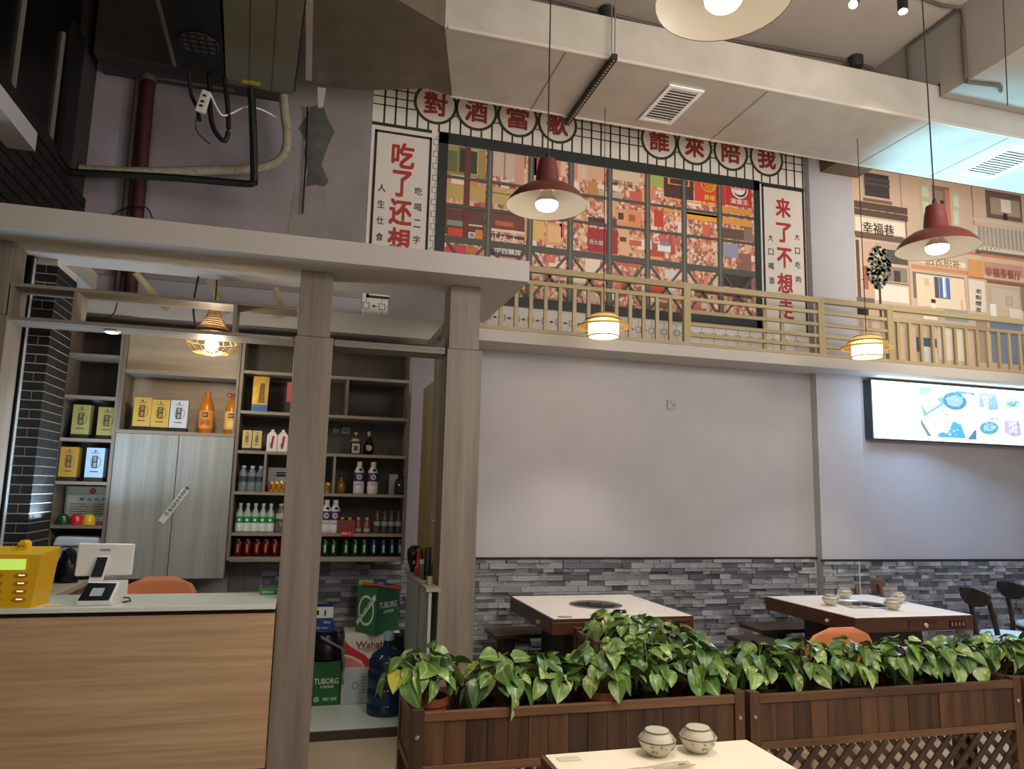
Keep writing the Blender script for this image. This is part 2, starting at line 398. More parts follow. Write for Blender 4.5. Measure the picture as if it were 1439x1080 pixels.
# meander band: rows of small squares with links
b = B()
def meander(x0, x1, z0, z1, px=.118, pz=.118):
    z = z0+.03
    while z < z1-.01:
        x = x0+.03
        while x < x1-.01:
            for dx in (-.024, .02): R_(b, x+dx, x+dx+.005, max(z-.024, z0), min(z+.025, z1), 1)
            for dz in (-.024, .02): R_(b, x-.024, x+.025, z+dz, z+dz+.005, 1)
            R_(b, x+.03, min(x+px-.03, x1), z-.002, z+.002, 1)
            R_(b, x+.05, min(x+.068, x1), z-.009, z+.009, 1)
            R_(b, x-.002, x+.002, z+.03, min(z+pz-.03, z1), 1)
            x += px
        z += pz
meander(.338, 4.27, 2.70, 2.935); meander(.338, .362, 2.9, 4.29, .1, .1); meander(.822, .868, 2.9, 4.29, .1, .1); meander(4.255, 4.28, 2.9, 4.29, .1, .075)
obj('meander_pattern', b, mat('#5A5650', .7), mu)
b = R_(R_(B(), .338, .81, 2.672, 2.95, .5), 3.8, 4.28, 2.672, 2.91, .5)
obj('banner_paper', R_(B(), .385, .795, 2.93, 4.245, 2), mat('#D9CEC3', .7), mu); obj('banner_paper', R_(B(), 3.845, 4.25, 2.945, 4.275, 2), mat('#D9CEC3', .7), mu)
b = B()
for x0, x1, z0, z1, t in ((.365, .815, 2.91, 4.262, .02), (3.825, 4.272, 2.922, 4.298, .02)):
    b = B(); R_(b, x0, x0+t, z0, z1, 3); R_(b, x1-t, x1, z0, z1, 3); R_(b, x0, x1, z0, z0+t, 3); R_(b, x0, x1, z1-t, z1, 3); obj('banner_border', b, mat('#26241C', .7), mu)
REDP = mat('#A8322C', .6); REDD = mat('#86362C', .6); INK = mat('#3A3430', .6)
def T(b, t, xc, zc, h, lay=4, w=None, bold=.012):
    w_ = w or h; bold = max(bold, .02); b.text(t, (xc-w_/2, Ym-lay*.0012, zc-h/2), XU, ZU, h, w_, bold); return b
b = B()
for i, ch in enumerate('吃了还想吃'): b = B(); T(b, ch, .592, 4.075-i*.232, .2 if ch != '了' else .205, w=.17 if ch != '了' else .14, bold=.05); obj('banner_character', b, REDP, mu)
for i, ch in enumerate('来了不想走'): obj('banner_character', T(B(), ch, 4.045, 4.10-i*.236, .175, w=.15, bold=.05), REDP, mu)
b = B()
for i, ch in enumerate('人生仕食'): T(b, ch, .44, 3.79-i*.132, .062, w=.055)
for i, ch in enumerate('吃喝二字'): T(b, ch, .725, 3.80-i*.132, .062, w=.055)
for i, ch in enumerate('大口喝酒'): T(b, ch, 3.905, 3.80-i*.132, .06, w=.052)
for i, ch in enumerate('大口吃肉'): T(b, ch, 4.185, 3.84-i*.132, .06, w=.052)
obj('small_lettering', b, INK, mu, kind='stuff')
CX = (.831, 1.167, 1.517, 1.866, 2.806, 3.15, 3.515, 3.885)
def disc(b, x, z, r, lay, n=36, x_s=1): b.poly([(x+r*x_s*math.cos(2*PI*i/n), Ym-lay*.0012, z+r*math.sin(2*PI*i/n)) for i in range(n)]); return b
lk = B()
for i, (x, c) in enumerate(zip(CX, '對酒當歌誰來陪我')):
    z = 4.553
    rg = disc(B(), x, z, .176, 4); obj('sign_disc', disc(B(), x, z, .153, 5), mat('#D8CCBF', .7), mu); obj('sign_character', T(B(), c, x, z-.005, .185, 6, .18, .06), REDD, mu)
    if i not in (3, 7):
        for dz in (-.03, .03): R_(lk, x+.17, x+.18, z+dz-.008, z+dz+.008, 3.5)
    obj('sign_ring', rg, mat('#343422', .7), mu)
obj('sign_links', lk, mat('#343422', .7), mu, kind='stuff')
# --- the street picture
fx0, fx1, fz0, fz1 = .945, 3.74, 3.025, 4.225
obj('street_picture', R_(B(), fx0, fx1, fz0, fz1, 1), crowd(['#E0A284','#C9796A','#EBC4A4','#B06858','#D8946E','#F0D6BE','#8E6A5C','#E0B088'], 34, 'street'), mu)
pic = {}
rq = random.Random(21); rqb = {}
for i in range(130):
    x = rq.uniform(fx0, fx1-.1); z = rq.uniform(fz0, fz1-.08); ww, hh = rq.uniform(.03, .15), rq.uniform(.03, .17)
    R_(rqb.setdefault(rq.choice(['#E8B894','#D98A6C','#C96A5C','#F0DCC8','#E3A468','#8E6658','#D8C0AC','#B8564C']), B()), x, min(x+ww, fx1), z, min(z+hh, fz1), 1.2+i*.004)
for h, bb in rqb.items(): obj('picture_patch', bb, mat(h, .6), mu, kind='stuff')
def P(x0, y0, x1, y1, h, lay=2):
    a = onY(x0, y0, YW); c = onY(x1, y1, YW); key = (h, lay)
    bb = pic.setdefault(key, B()); R_(bb, max(a.x, fx0), min(c.x, fx1), max(c.z, fz0), min(a.z, fz1), lay)
def Z4(x0, y0, x1, y1, h, l=2): P(620+x0/6.35, 200+y0/6.35, 620+x1/6.35, 200+y1/6.35, h, l)
def Z5(x0, y0, x1, y1, h, l=2): P(740+x0/6.75, 210+y0/6.75, 740+x1/6.75, 210+y1/6.75, h, l)
def Z6(x0, y0, x1, y1, h, l=2): P(900+x0/6, 240+y0/6, 900+x1/6, 240+y1/6, h, l)
for q in ((40,20,390,330,'#A58E5A'),(50,70,140,270,'#6E7048',3),(160,40,235,290,'#77703F',3),(170,60,225,270,'#3E3E2A',4),(250,60,325,300,'#C0B07C',3),(262,80,315,290,'#4A4630',4),
          (425,80,735,340,'#CFB7A4'),(560,90,568,340,'#A18C78',3),(660,80,735,400,'#D99C8C',3),(425,335,700,380,'#B79D6C'),(40,360,390,540,'#C4A566'),(420,390,700,580,'#CBAB74'),(420,450,640,470,'#7C6446',3),
          (40,540,380,860,'#6A463E'),(40,580,200,610,'#8A5A4A',3),(215,40,238,860,'#6E4038',5),(50,690,230,760,'#8E9488',3),(60,760,200,850,'#D4503C',4),(240,730,365,760,'#E6C9AE',3),(235,800,300,860,'#E8E0CE',4),(250,815,290,850,'#9DAA9E',5),(300,780,365,870,'#D88A3E',4),
          (420,590,740,800,'#7A4A42'),(480,700,640,760,'#C86A56',3),(430,790,740,805,'#EDD6C4',4),(430,810,740,880,'#6E4540',3),(45,910,205,1010,'#CF4C5C',3),(215,930,320,1000,'#C9764E',3),(430,950,720,1040,'#4A4A52',3),
          (790,700,870,860,'#E4C67C'),(780,130,850,300,'#DDB58C'),(850,130,900,300,'#B4505A',3)): Z4(*q)
for q in ((30,70,95,260,'#EACDA6'),(100,80,165,260,'#B85A50'),(280,100,360,270,'#D48A76'),(320,110,362,260,'#E8C0A0',3),(410,120,480,290,'#D0938A'),(570,150,735,300,'#D8AE8C'),(575,300,680,440,'#C88A5A'),(670,330,740,385,'#E6DCC6',3),(680,390,905,470,'#BFB49A',3),
          (785,190,1060,350,'#DCC2A2',2),(785,340,870,400,'#EDE2CC',3),(400,470,570,560,'#DE9A64'),(580,580,860,640,'#E0B49C',3),(580,640,735,735,'#5A3E3C',3),(780,650,850,735,'#6A4A46',3),(575,740,860,1000,'#A83E3C',3),(860,560,1080,760,'#E3A079',2),(865,600,915,670,'#5C4238',3),(870,740,970,1010,'#E9B58E',3),(880,830,940,880,'#6A4A3C',4),(960,590,1080,740,'#E8925A',3),(965,620,1025,690,'#A86A3A',4),
          (180,690,330,920,'#E8A878',3),(200,720,320,890,'#EDC08C',4),(310,700,352,840,'#D9606A',3),(20,670,160,860,'#E6BE72',3),(20,860,90,930,'#F0E6DA',4),(180,1010,270,1080,'#E07A6A',4)): Z5(*q)
for q in ((60,30,190,150,'#A9B25A',3),(60,150,190,180,'#E08C4A',3),(195,40,445,255,'#54343A',3),(225,55,410,140,'#E29A3C',4),(245,65,395,130,'#54343A',5),(450,70,640,280,'#DC4A36',3),(645,100,710,300,'#C23A36',3),(710,100,935,320,'#BE3434',3),
          (195,240,640,290,'#EBA03E',4),(195,320,640,400,'#EFA63C',3),(375,340,640,440,'#EFA63C',3),(680,300,935,385,'#D9924A',3),(680,390,935,480,'#DF9A4A',3),(110,330,190,480,'#C8463C',3),(520,450,580,560,'#DB6A50',3),(680,480,865,590,'#6A5240',3),(865,490,940,600,'#8A7466',4),
          (140,620,250,690,'#EEE6E2',4),(165,600,235,640,'#8A8EAE',5),(690,610,820,740,'#9A96B0',4),(60,950,190,1040,'#D8503C',4),(220,970,290,1060,'#D8D0CE',4),(690,870,930,1000,'#3E3230',3),(450,1000,940,1080,'#4A3C38',3),(200,830,330,920,'#D8CFCB',3)): Z6(*q)
for i, ((h, lay), bb) in enumerate(sorted(pic.items(), key=lambda t: t[0][1])): obj('picture_patch', bb, mat(h, .6), mu, kind='stuff')
def PT(t, px, py, hpx, wpx, h, lay=7, bold=.01):
    a = onY(px, py, YW); bb = B(); s = YW/onY(px, py, YW).y
    e = onY(px+wpx, py+wpx*.11, YW); f = onY(px, py-hpx, YW)
    bb.text(t, (a.x, Ym-lay*.0012, a.z), XU, ZU, f.z-a.z, e.x-a.x, bold); return obj('picture_lettering', bb, mat(h, .6), mu, kind='stuff')
PT('2811 1155', 860, 259, 6, 28, '#4A3A30'); PT('周大福', 827, 343.5, 7, 19, '#EADCD2'); PT('川 坊 士', 686, 339, 10, 40, '#EFE8DE', bold=.03); PT('中西藥房', 695, 356, 8, 36, '#EFEAE4', bold=.03)
PT('WHAMPOA', 983, 259, 5, 23, '#E8C23C', 8); PT('HOOF', 989, 267, 7, 14, '#E8C23C', 8); PT('黃埔', 988, 281, 7, 15, '#E8D03C', 8, .03); PT('漢堡王', 1025, 286, 7, 25, '#EFE3DC', 8, .02)
b = B(); c = onY(1038, 267, YW); disc(b, c.x, c.z, .085, 6)
obj('picture_emblem', b, mat('#EADFD8', .6), mu)
b = B(); disc(b, c.x+.004, c.z-.004, .068, 7); obj('picture_emblem', b, mat('#2E2C34', .6), mu)
b = B(); disc(b, c.x-.004, c.z+.012, .066, 8); obj('picture_emblem', b, mat('#EADFD8', .6), mu)
PT('KING', 1028, 267, 7, 20, '#BE3434', 9, .03); PT('R', 661, 333, 5, 5, '#7F958C', 8)
a = onY(985, 255, YW); b = B(); n = 30
for i in range(n):
    t0, t1 = PI+PI*i/n, PI+PI*(i+1)/n; cc = onY(994, 259, YW)
    b.poly([(cc.x+r*math.cos(t), Ym-8*.0012, cc.z+r*math.sin(t)) for r, t in ((.07, t0), (.078, t0), (.078, t1), (.07, t1))][::-1])
obj('picture_emblem', b, mat('#E8C23C', .6), mu)
# --- printed window frame in front of the picture
b = B()
R_(b, .87, fx0, 2.945, 4.32, 11); R_(b, fx1, 3.80, 2.945, 4.32, 11); R_(b, .87, 3.80, 2.945, fz0, 11); R_(b, .87, 3.80, fz1, 4.32, 11)
obj('frame_print', b, mat('#2B2E2B', .5), mu)
b = B(); b2 = B()
for k in range(1, 8):
    x = fx0+.3493*k; R_(b, x-.023, x+.023, fz0, fz1, 10); R_(b2, x-.006, x+.006, fz0, fz1, 10.5)
for z, t in ((3.955, .012), (3.718, .012), (3.44, .026)): R_(b, fx0, fx1, z-t, z+t, 9.7)
for k in range(8):
    xa, xb = fx0+.3493*k+.02, fx0+.3493*(k+1)-.02; y = Ym-9.3*.0012
    for (p, q) in (((xa, 3.42), (xb, 3.03)), ((xb, 3.42), (xa, 3.03))):
        b.poly([(p[0]-.012, y, p[1]), (q[0]-.012, y, q[1]), (q[0]+.012, y, q[1]), (p[0]+.012, y, p[1])] if q[0] > p[0] else [(p[0]+.012, y, p[1]), (p[0]-.012, y, p[1]), (q[0]-.012, y, q[1]), (q[0]+.012, y, q[1])])
obj('mullion_print', b, mat('#55564F', .5), mu); obj('mullion_shine', b2, mat('#787A72', .5), mu)
# ================================================================== SECOND WALL PRINT (old street, right)
Y2 = YW-.004
m2 = thing('mural', (5.9, YW, 2.672), 'beige hand drawn old alley wall print with shopfronts, right of the white column', 'wall print')
def on2(px, py): p = onY(px, py, YW); return p.x, p.z
g2 = {}
def Q(x0, y0, x1, y1, h, lay=1):
    a = on2(x0, y0); c = on2(x1, y1); b = g2.setdefault((lay, h), B()); y = Y2-lay*.001
    b.poly([(a[0], y, c[1]), (c[0], y, c[1]), (c[0], y, a[1]), (a[0], y, a[1])])
def A(x0, y0, x1, y1, h, l=1): Q(1195+x0/9, 230+y0/9, 1195+x1/9, 230+y1/9, h, l)
def C(x0, y0, x1, y1, h, l=1): Q(1270+x0/8.31, 330+y0/8.31, 1270+x1/8.31, 330+y1/8.31, h, l)
def D(x0, y0, x1, y1, h, l=1): Q(1160+x0/3, 160+y0/3, 1160+x1/3, 160+y1/3, h, l)
obj('print_ground', B().box(4.746, 7.6, Y2, YW-.001, 2.672, 4.9), mat('#C9AE96', .7, noise=.05, nscale=2), m2)
# upper storey
for q in ((620,70,640,570,'#94765E',2),(150,100,500,455,'#B59D86',2),(165,108,490,450,'#453C3B',3),(165,200,490,215,'#5A504E',4),(165,260,490,275,'#5A504E',4),(155,420,515,465,'#C9B39C',3),(155,470,520,485,'#7D6350',4),(45,640,715,660,'#5E4A3E',4),(50,665,690,930,'#E2D4C0',2),(685,690,712,930,'#7D6350',3),(48,900,660,935,'#6E5646',4),(865,245,1010,840,'#B4B496',2),(890,285,985,430,'#C9CDB2',3),(905,480,990,640,'#C9CDB2',3),(915,690,990,830,'#C9CDB2',3)): A(*q)
for i in range(12): A(60+i*54, 560, 60+i*54+30, 640, '#8A7766' if i % 2 else '#D6C8B6', 3)
A(45,552,712,566,'#5E4A3E',4)
for q in ((445,300,530,480,'#8A6E5C',2),(450,320,500,480,'#9A8270',3),(500,320,530,480,'#C07A6E',3),(475,410,510,470,'#C4706A',4),(480,365,497,395,'#2C2422',5),(478,385,500,420,'#DDBFA4',4),
          (530,330,572,560,'#B9BFA6',2),(536,345,560,395,'#CDD2BC',3),(536,410,560,470,'#CDD2BC',3),(610,290,626,470,'#8E7461',2),(670,320,830,460,'#6A5A52',2),(690,350,820,440,'#A8927E',3),(735,360,780,420,'#E0D6CC',4),(745,420,765,450,'#2E2725',5),
          (620,450,840,470,'#C6BCB0',3),(620,470,650,590,'#C2B8AC',3),(640,470,840,580,'#A09488',3),(630,585,840,600,'#6E5C50',4),(635,570,840,585,'#CDC4B8',4)): D(*q)
for i in range(11):
    D(655+i*17, 475, 659+i*17, 575, '#CFC6BA', 4)
# ground floor left: lane with a tree
for q in ((125,520,350,530,'#6A5444',3),(125,530,150,790,'#5E4A40',2),(150,535,205,780,'#C9A48A',2),(155,640,180,740,'#A0604A',3),(205,540,350,580,'#B7A28E',2),(250,570,345,640,'#5A5048',3),(240,640,345,715,'#8E7E70',3),(285,660,315,710,'#4A3E38',4),(205,715,350,800,'#E3D8C8',2),(125,770,205,800,'#6E6458',3),(150,700,350,720,'#4A4440',2),
          (345,590,362,810,'#C8956A',3),(360,600,590,650,'#E9D2AE',3),(360,650,600,664,'#C98A60',4),(365,664,590,800,'#7D6E66',2),(378,672,590,830,'#E6CDB0',3),(590,600,606,830,'#C8956A',4)): D(*q)
for q in ((230,505,292,600,'#D3B79A',4),(345,490,410,740,'#54596A',4),(400,495,540,755,'#5C72A2',5),(440,500,490,735,'#E8EAEE',6),(460,520,485,735,'#B8C6DC',7),(475,500,500,560,'#5C72A2',7),(310,750,365,800,'#3A302C',5),(310,795,372,860,'#E8DCCB',4),(655,755,690,880,'#CDB79E',4),
          (730,225,1440,290,'#BE7A5E',3),(745,280,930,510,'#CF9458',4),(930,310,1395,510,'#C08A78',4),(745,500,1440,570,'#A8664E',5),(880,200,1440,262,'#6A5850',2),(745,520,960,905,'#DCCDBA',2),(965,560,1440,580,'#7A5E50',4),(965,580,1440,900,'#B9A491',2),(1020,620,1350,900,'#C4B09C',3),(1180,710,1265,830,'#A38F7C',4),(1190,720,1255,820,'#BBA895',5),(1350,600,1440,900,'#8E7A6A',3)): C(*q)
# figures behind the rail and dark counters
for q in ((380,940,470,1010,'#4A5466',3),(470,880,600,1045,'#DCCDB9',2),(410,850,470,870,'#EDE6DA',4),(130,815,180,850,'#33302E',4),(500,820,600,880,'#8FA2A0',3),(690,870,840,1060,'#74839A',3),(690,800,720,870,'#E4DDD4',4),(770,820,830,880,'#D5CEC6',4),(410,980,470,1050,'#C8C4BE',4),(630,860,690,1050,'#A98F7E',2)): D(*q)
for (lay, h), b in sorted(g2.items(), key=lambda t: t[0][0]): obj('print_patch', b, mat(h, .65), m2)
b = B(); rt = random.Random(5)
for i in range(300):
    a = rt.random()*2*PI; r = rt.random()**.5; x, z = on2(1234+r*17*math.cos(a), 376+r*30*math.sin(a)); s = rt.uniform(.008, .018)
    b.poly([(x+s*math.cos(t*PI/3+a), Y2-.006, z+s*math.sin(t*PI/3+a)) for t in range(6)])
obj('printed_tree', b, mat('#667060', .7), m2)
x, z = on2(1235, 400); b = B(); b.poly([(x-.012, Y2-.0062, z-.35), (x+.012, Y2-.0062, z-.35), (x+.012, Y2-.0062, z), (x-.012, Y2-.0062, z)]); obj('printed_trunk', b, mat('#4A3C32', .7), m2)
def T2(t, px, py, hpx, wpx, h, lay=8, bold=.012):
    a = onY(px, py, YW); f = onY(px, py-hpx, YW); e = onY(px+wpx, py+wpx*.13, YW); bb = B()
    bb.text(t, (a.x, Y2-lay*.001, a.z), XU, ZU, f.z-a.z, e.x-a.x, bold); obj('print_lettering', bb, mat(h, .6), m2)
T2('幸福巷', 1211.5, 327, 16, 44, '#4E3C32'); T2('旧衣织补', 1301, 372, 11, 48, '#9A7F5C'); T2('幸福茶餐厅', 1384, 388, 13, 50, '#8A5446', bold=.025)
for k, c in enumerate('老街理发'): T2(c, 1370, 412+k*8.6, 6, 8, '#4A4442', bold=.03)

# ================================================================== BALCONY RAIL
rl = thing('balcony_railing', (4.2, 5.17, 2.672), 'pale pine railing with balusters and slats along the decorative balcony under the wall prints', 'railing')
ya, yb = 5.155, 5.195
def rb(n, x0, x1, z0, z1, m=PINEX, y0=ya, y1=yb): return obj(n, B().box(x0, x1, y0, y1, z0, z1), m, rl)
PX = (1.02, 2.88, 4.15, 4.85, 7.5)
for x in (2.88, 4.15, 4.86): rb('post', x-.03, x+.03, 2.672, 3.19, PINE)
for x0, x1 in ((1.0, 2.85), (2.91, 4.12), (4.18, 4.83), (4.89, 7.6)): rb('top_rail', x0, x1, 3.142, 3.188)
for x0, x1 in ((1.0, 2.85), (4.89, 7.6)):
    rb('middle_rail', x0, x1, 3.045, 3.075, y0=ya+.006, y1=yb-.006); rb('bottom_rail', x0, x1, 2.674, 2.702)
    n = int((x1-x0)/.1165)
    for i in range(n+1):
        x = (1.337-.1165*2+i*.1165) if x0 < 2 else x0+.06+i*.125
        if x < x1-.02: rb('baluster', x-.014, x+.014, 2.70, 3.047, PINE, ya+.01, yb-.008)
for x0, x1 in ((2.91, 4.12), (4.18, 4.83)):
    for z in (3.06, 2.955, 2.855, 2.765): rb('slat', x0, x1, z-.014, z+.014, PINEX, ya+.008, yb-.01)
    rb('bottom_rail', x0, x1, 2.674, 2.70)
rb('slat_stile', 3.77, 3.80, 2.70, 3.05, PINE, yb-.008, yb+.01); rb('slat_stile', 3.60, 3.63, 2.70, 3.05, PINE, yb-.008, yb+.01)

# ================================================================== DUCT, AIR UNIT, PIPES
ZD = 4.30
du = thing('air_duct', (3.0, 4.5, ZD), 'long silvery foil covered air duct running along the ceiling to the right', 'air duct')
obj('duct_shell', B().prism([(.66,4.12,ZD),(9,4.12,ZD),(9,4.90,ZD),(.86,4.90,ZD)][::-1], (0,0,.3)), GALV, du)
fl = [onZ(*p, ZD) for p in ((441,-30),(437,118),(470,123),(515,127),(600,124),(635,133))]
fl[5] = Vector((.858, 4.895, ZD)); fl += [Vector((.658, 4.12, ZD)), onZ(556, -2, ZD), onZ(500, -40, ZD)]
obj('duct_flare', B().prism(fl, (0,0,.34)), mat('#6B6253', .5, .5, noise=.15, nscale=6, bump=.1, key='fl'), du)
obj('foil_edge', B().box(.68, 9, 4.113, 4.128, ZD-.006, ZD+.016).box(.84, 9, 4.892, 4.906, ZD-.006, ZD+.014), mat('#CFC8BC', .4, .5), du)
a = onZ(435, 0, ZD-.004); c = onZ(434, 112, ZD-.004); obj('foil_edge', B().bar(a, c, .04, .012), mat('#B3A596', .45, .4), du)
c2 = onZ(446, 122, ZD-.02); obj('foil_tail', B().prism([c2, c2+Vector((.06, 0, 0)), c2+Vector((.045, .01, -.14)), c2+Vector((.015, .01, -.15))], (0,.004,0)), mat('#CFCBC6', .35, .6), du)
for x in (1.45, 2.95, 4.35, 5.1): obj('seam', B().box(x, x+.008, 4.125, 4.895, ZD-.003, ZD+.001), mat('#9A9488', .4, .6), du)
def vent(pts, label):
    P4 = [onZ(*p, ZD) for p in pts]; x0, x1 = min(p.x for p in P4), max(p.x for p in P4); y0, y1 = min(p.y for p in P4), max(p.y for p in P4)
    t = thing('ceiling_vent', ((x0+x1)/2, (y0+y1)/2, ZD-.012), label, 'air vent', None)
    b = B().box(x0, x1, y0, y0+.03, ZD-.012, ZD-.001).box(x0, x1, y1-.03, y1, ZD-.012, ZD-.001).box(x0, x0+.03, y0+.03, y1-.03, ZD-.012, ZD-.001).box(x1-.03, x1, y0+.03, y1-.03, ZD-.012, ZD-.001)
    obj('frame', b, WH(), t); obj('backing', B().box(x0+.03, x1-.03, y0+.03, y1-.03, ZD-.003, ZD-.001), mat('#3A3733', .8), t)
    k = 12
    for i in range(k):
        y = y0+.035+(y1-y0-.07)*(i+.5)/k; obj('louvre', B().prism([(x0+.03, y-.012, ZD-.01), (x0+.03, y+.010, ZD-.004), (x0+.03, y+.012, ZD-.006), (x0+.03, y-.010, ZD-.012)], (x1-x0-.06, 0, 0)), mat('#C9C4BC', .5), t)
vent(((945,120),(990,127),(940,172),(897,166)), 'white louvred air vent in the warm lit middle of the ceiling duct')
vent(((1422,207),(1465,213),(1398,247),(1345,241)), 'white louvred air vent in the cyan lit right end of the ceiling duct')
st = thing('duct_hanger', (1.76, 4.5, 4.26), 'dark perforated hanger bar crossing under the duct with a pair of ceiling rods', 'hanger')
obj('channel', B().box(1.742, 1.778, 4.05, 4.96, ZD-.04, ZD-.002), mat('#3D3A36', .5, .6), st)
b = B()
for i in range(26): b.lathe([(.006, 0), (.006, .002)], 6, (1.76, 4.07+i*.034, ZD-.042))
obj('slots', b, mat('#CFC9BF', .5), st, kind='stuff')
for dx in (-.012, .012): obj('rod', B().cyl((1.76+dx, 4.08, ZD-.03), (1.76+dx, 4.08, 5.10), .004, 6), STEEL, st)
def jbox(p, label):
    t = thing('junction_box', p-Vector((0,0,.09)), label, 'junction box')
    obj('body', B().lathe([(.05, 0), (.055, .02), (.055, .088)], 14, p-Vector((0,0,.09))), mat('#2B2723', .6), t, smooth=True)
    for dx in (-.03, .03): obj('wire', B().tube([p+Vector((dx*.6, 0, -.09)), p+Vector((dx*1.2, 0, -.15)), p+Vector((dx*1.4, 0, -.24))], .006, 6), DARK, t)
jbox(onZ(1203, 80, 5.09), 'black round junction box on the ceiling above the right half of the duct'); jbox(onZ(853, 12, 5.09), 'black round junction box on the ceiling above the duct hanger rods')
pts = [onZ(*p, 5.085) for p in ((-200+900,-20),(960,46),(1100,69),(1195,86),(1226,96))]
obj('ceiling_conduit', B().tube(pts, .014, 8), mat('#5A5148', .6), label='thin conduit running along the ceiling just above the duct edge', cat='conduit')
XB = 4.42
pts = [onX(1353, 20, XB), onX(1354, 60, XB), onX(1355, 113, XB)]
obj('beam_conduit', B().tube([onZ(1280,-8,5.08), onZ(1325,8,5.08), Vector((XB-.01, onX(1353,18,XB).y, 5.06))]+[Vector((XB-.01, pts[0].y, z)) for z in (4.9, 4.7, 4.53, 4.485)]+[Vector((XB+.25, pts[0].y-.03, 4.485)), Vector((XB+.33, pts[0].y+.02, 4.485))], .014, 8), mat('#4E463D', .6), label='grey conduit bending down the side of the concrete ceiling beam', cat='conduit')
obj('beam_conduit', B().tube([Vector((XB-.005, onX(1350,20,XB).y, 5.07)), Vector((XB-.005, onX(1277,70,XB).y, 5.07)), Vector((XB-.005, onX(1277,70,XB).y, 4.6))], .011, 8), mat('#5A5148', .6), label='thin conduit following the top corner of the ceiling beam', cat='conduit')
# ceiling spots
def spot(px, py, z, label, dz, aim):
    p = onZ(px, py, z); t = thing('ceiling_spotlight', p, label, 'spotlight')
    q = Vector(aim).to_track_quat('Z', 'Y').to_matrix()
    obj('housing', B().lathe([(.032, 0), (.034, .1), (.02, .13)], 14, p, q), BLACK, t, smooth=True)
    obj('bracket', B().cyl(p+q @ Vector((0,0,.1)), Vector((p.x, p.y, 5.1)), .008, 6), BLACK, t)
    obj('lens', B().lathe([(.028, -.002), (.028, .003)], 14, p, q), mat('#FFF1D8', .3, emit=22), t)
    return p
spot(1269, 16, 4.78, 'lit black spotlight hanging from the ceiling left of the concrete beam', 0, (.1, .1, .9))
spot(1199, 6, 4.80, 'unlit looking black spotlight tilted away near the top edge', 0, (.5, .45, .6))
lamp('SPOT', onZ(1269, 16, 4.76), 25, (1, .86, .66), .03, (4.2, 4.2, 2.6), 'spot_light', spot=70)
# ceiling air unit
au = thing('air_conditioner', (-.58, 4.4, 4.2), 'dark ceiling air unit with open intake grille and olive underside panel', 'air conditioner')
def zq(pts, z=4.2): return [onZ(*p, z) for p in pts]
A1 = zq(((316,108),(246,92),(214,-30),(306,-30))); A2 = zq(((312,-30),(432,-30),(412,133),(318,118)))
obj('intake_box', B().prism(A1, (0,0,.45)), mat('#0B0D0B', .6), au)
obj('underside_panel', B().prism(A2, (0,0,.02)), mat('#6A6654', .6, .2, noise=.06, nscale=30), au)
obj('body', B().prism([v+Vector((.01,0,.021)) for v in A2], (0,0,.4)), mat('#1E1C18', .6), au)
obj('intake_edge', B().bar(A1[1], A1[2], .02, .02), mat('#777168', .4, .6), au)
for t_ in (.34, .67): obj('panel_seam', B().bar(A2[0].lerp(A2[1], t_)-Vector((0,0,.001)), A2[3].lerp(A2[2], t_)-Vector((0,0,.001)), .004, .002), mat('#3A382C', .6), au)
c = onZ(280, 62, 4.19); b = B(); 
obj('fan_inlet', B().lathe([(.12, .004), (.12, 0), (0, 0)], 20, c), mat('#5C5A52', .4, .5), au)
b = B()
for k in range(-2, 3):
    l = math.sqrt(max(.12**2-(k*.05)**2, .0004)); b.box(c.x-l, c.x+l, c.y+k*.05-.005, c.y+k*.05+.005, c.z-.006, c.z-.002); b.box(c.x+k*.05-.005, c.x+k*.05+.005, c.y-l, c.y+l, c.z-.006, c.z-.002)
obj('grille', b, BLACK, au)
a = onZ(342, 117, 4.195); obj('sticker', B().prism([onZ(*p, 4.198) for p in ((340,112),(366,116),(366,121),(340,117))], (0,0,.002)), mat('#B09A22', .6), au)
# cables, hoses, pipes by the air unit
def cable(name, pts, r, m, label, cat='cable', n=8): 
    P_ = [onY(x, y, Y) for x, y, Y in pts]; out = []
    for i in range(len(P_)-1):
        p0 = P_[max(i-1, 0)]; p1 = P_[i]; p2 = P_[i+1]; p3 = P_[min(i+2, len(P_)-1)]
        for k in range(5):
            t = k/5; out.append(.5*((2*p1)+(p2-p0)*t+(2*p0-5*p1+4*p2-p3)*t*t+(3*p1-p0-3*p2+p3)*t**3))
    out.append(P_[-1]); return obj(name, B().tube(out, r, n), m, smooth=True, label=label, cat=cat)
cable('power_cable', [(266,98,4.92),(268,130,4.95),(276,150,4.95),(281,170,4.95)], .012, BLACK, 'short black cable dropping from the air unit to the white adapter')
cable('looped_cable', [(294,100,4.98),(295,150,4.98),(300,180,4.98),(315,198,4.98),(321,180,4.98),(319,140,4.98),(314,104,4.98)], .016, BLACK, 'thick black cable hanging in a loop below the air unit')
cable('white_lead', [(296,132,4.93),(303,148,4.93),(313,162,4.95),(328,158,5.0),(345,150,5.1),(365,153,5.2),(385,163,5.26),(403,174,5.26)], .006, WH(), 'thin white lead running from the adapter to the pipe')
cable('thin_lead', [(277,160,4.95),(275,180,4.95),(283,192,4.95),(295,202,4.95)], .004, DARK, 'thin dark lead with a plug dangling under the adapter')
ad = thing('cable_adapter', onY(286, 142, 4.9), 'white plastic cable adapter block hanging tilted under the air unit', 'adapter')
p = [onY(*q, 4.9) for q in ((284,124),(297,129),(288,159),(273,154))]
obj('case', B().prism(p, (0,.03,0)), mat('#CFCBC2', .4), ad, bev=.008)
b = B(); 
for (x, y) in ((287,134),(284,142),(282,148)): q = onY(x, y, 4.897); b.box(q.x-.01, q.x+.012, 4.897, 4.899, q.z-.008, q.z+.008)
obj('case_marks', b, DARK, ad)
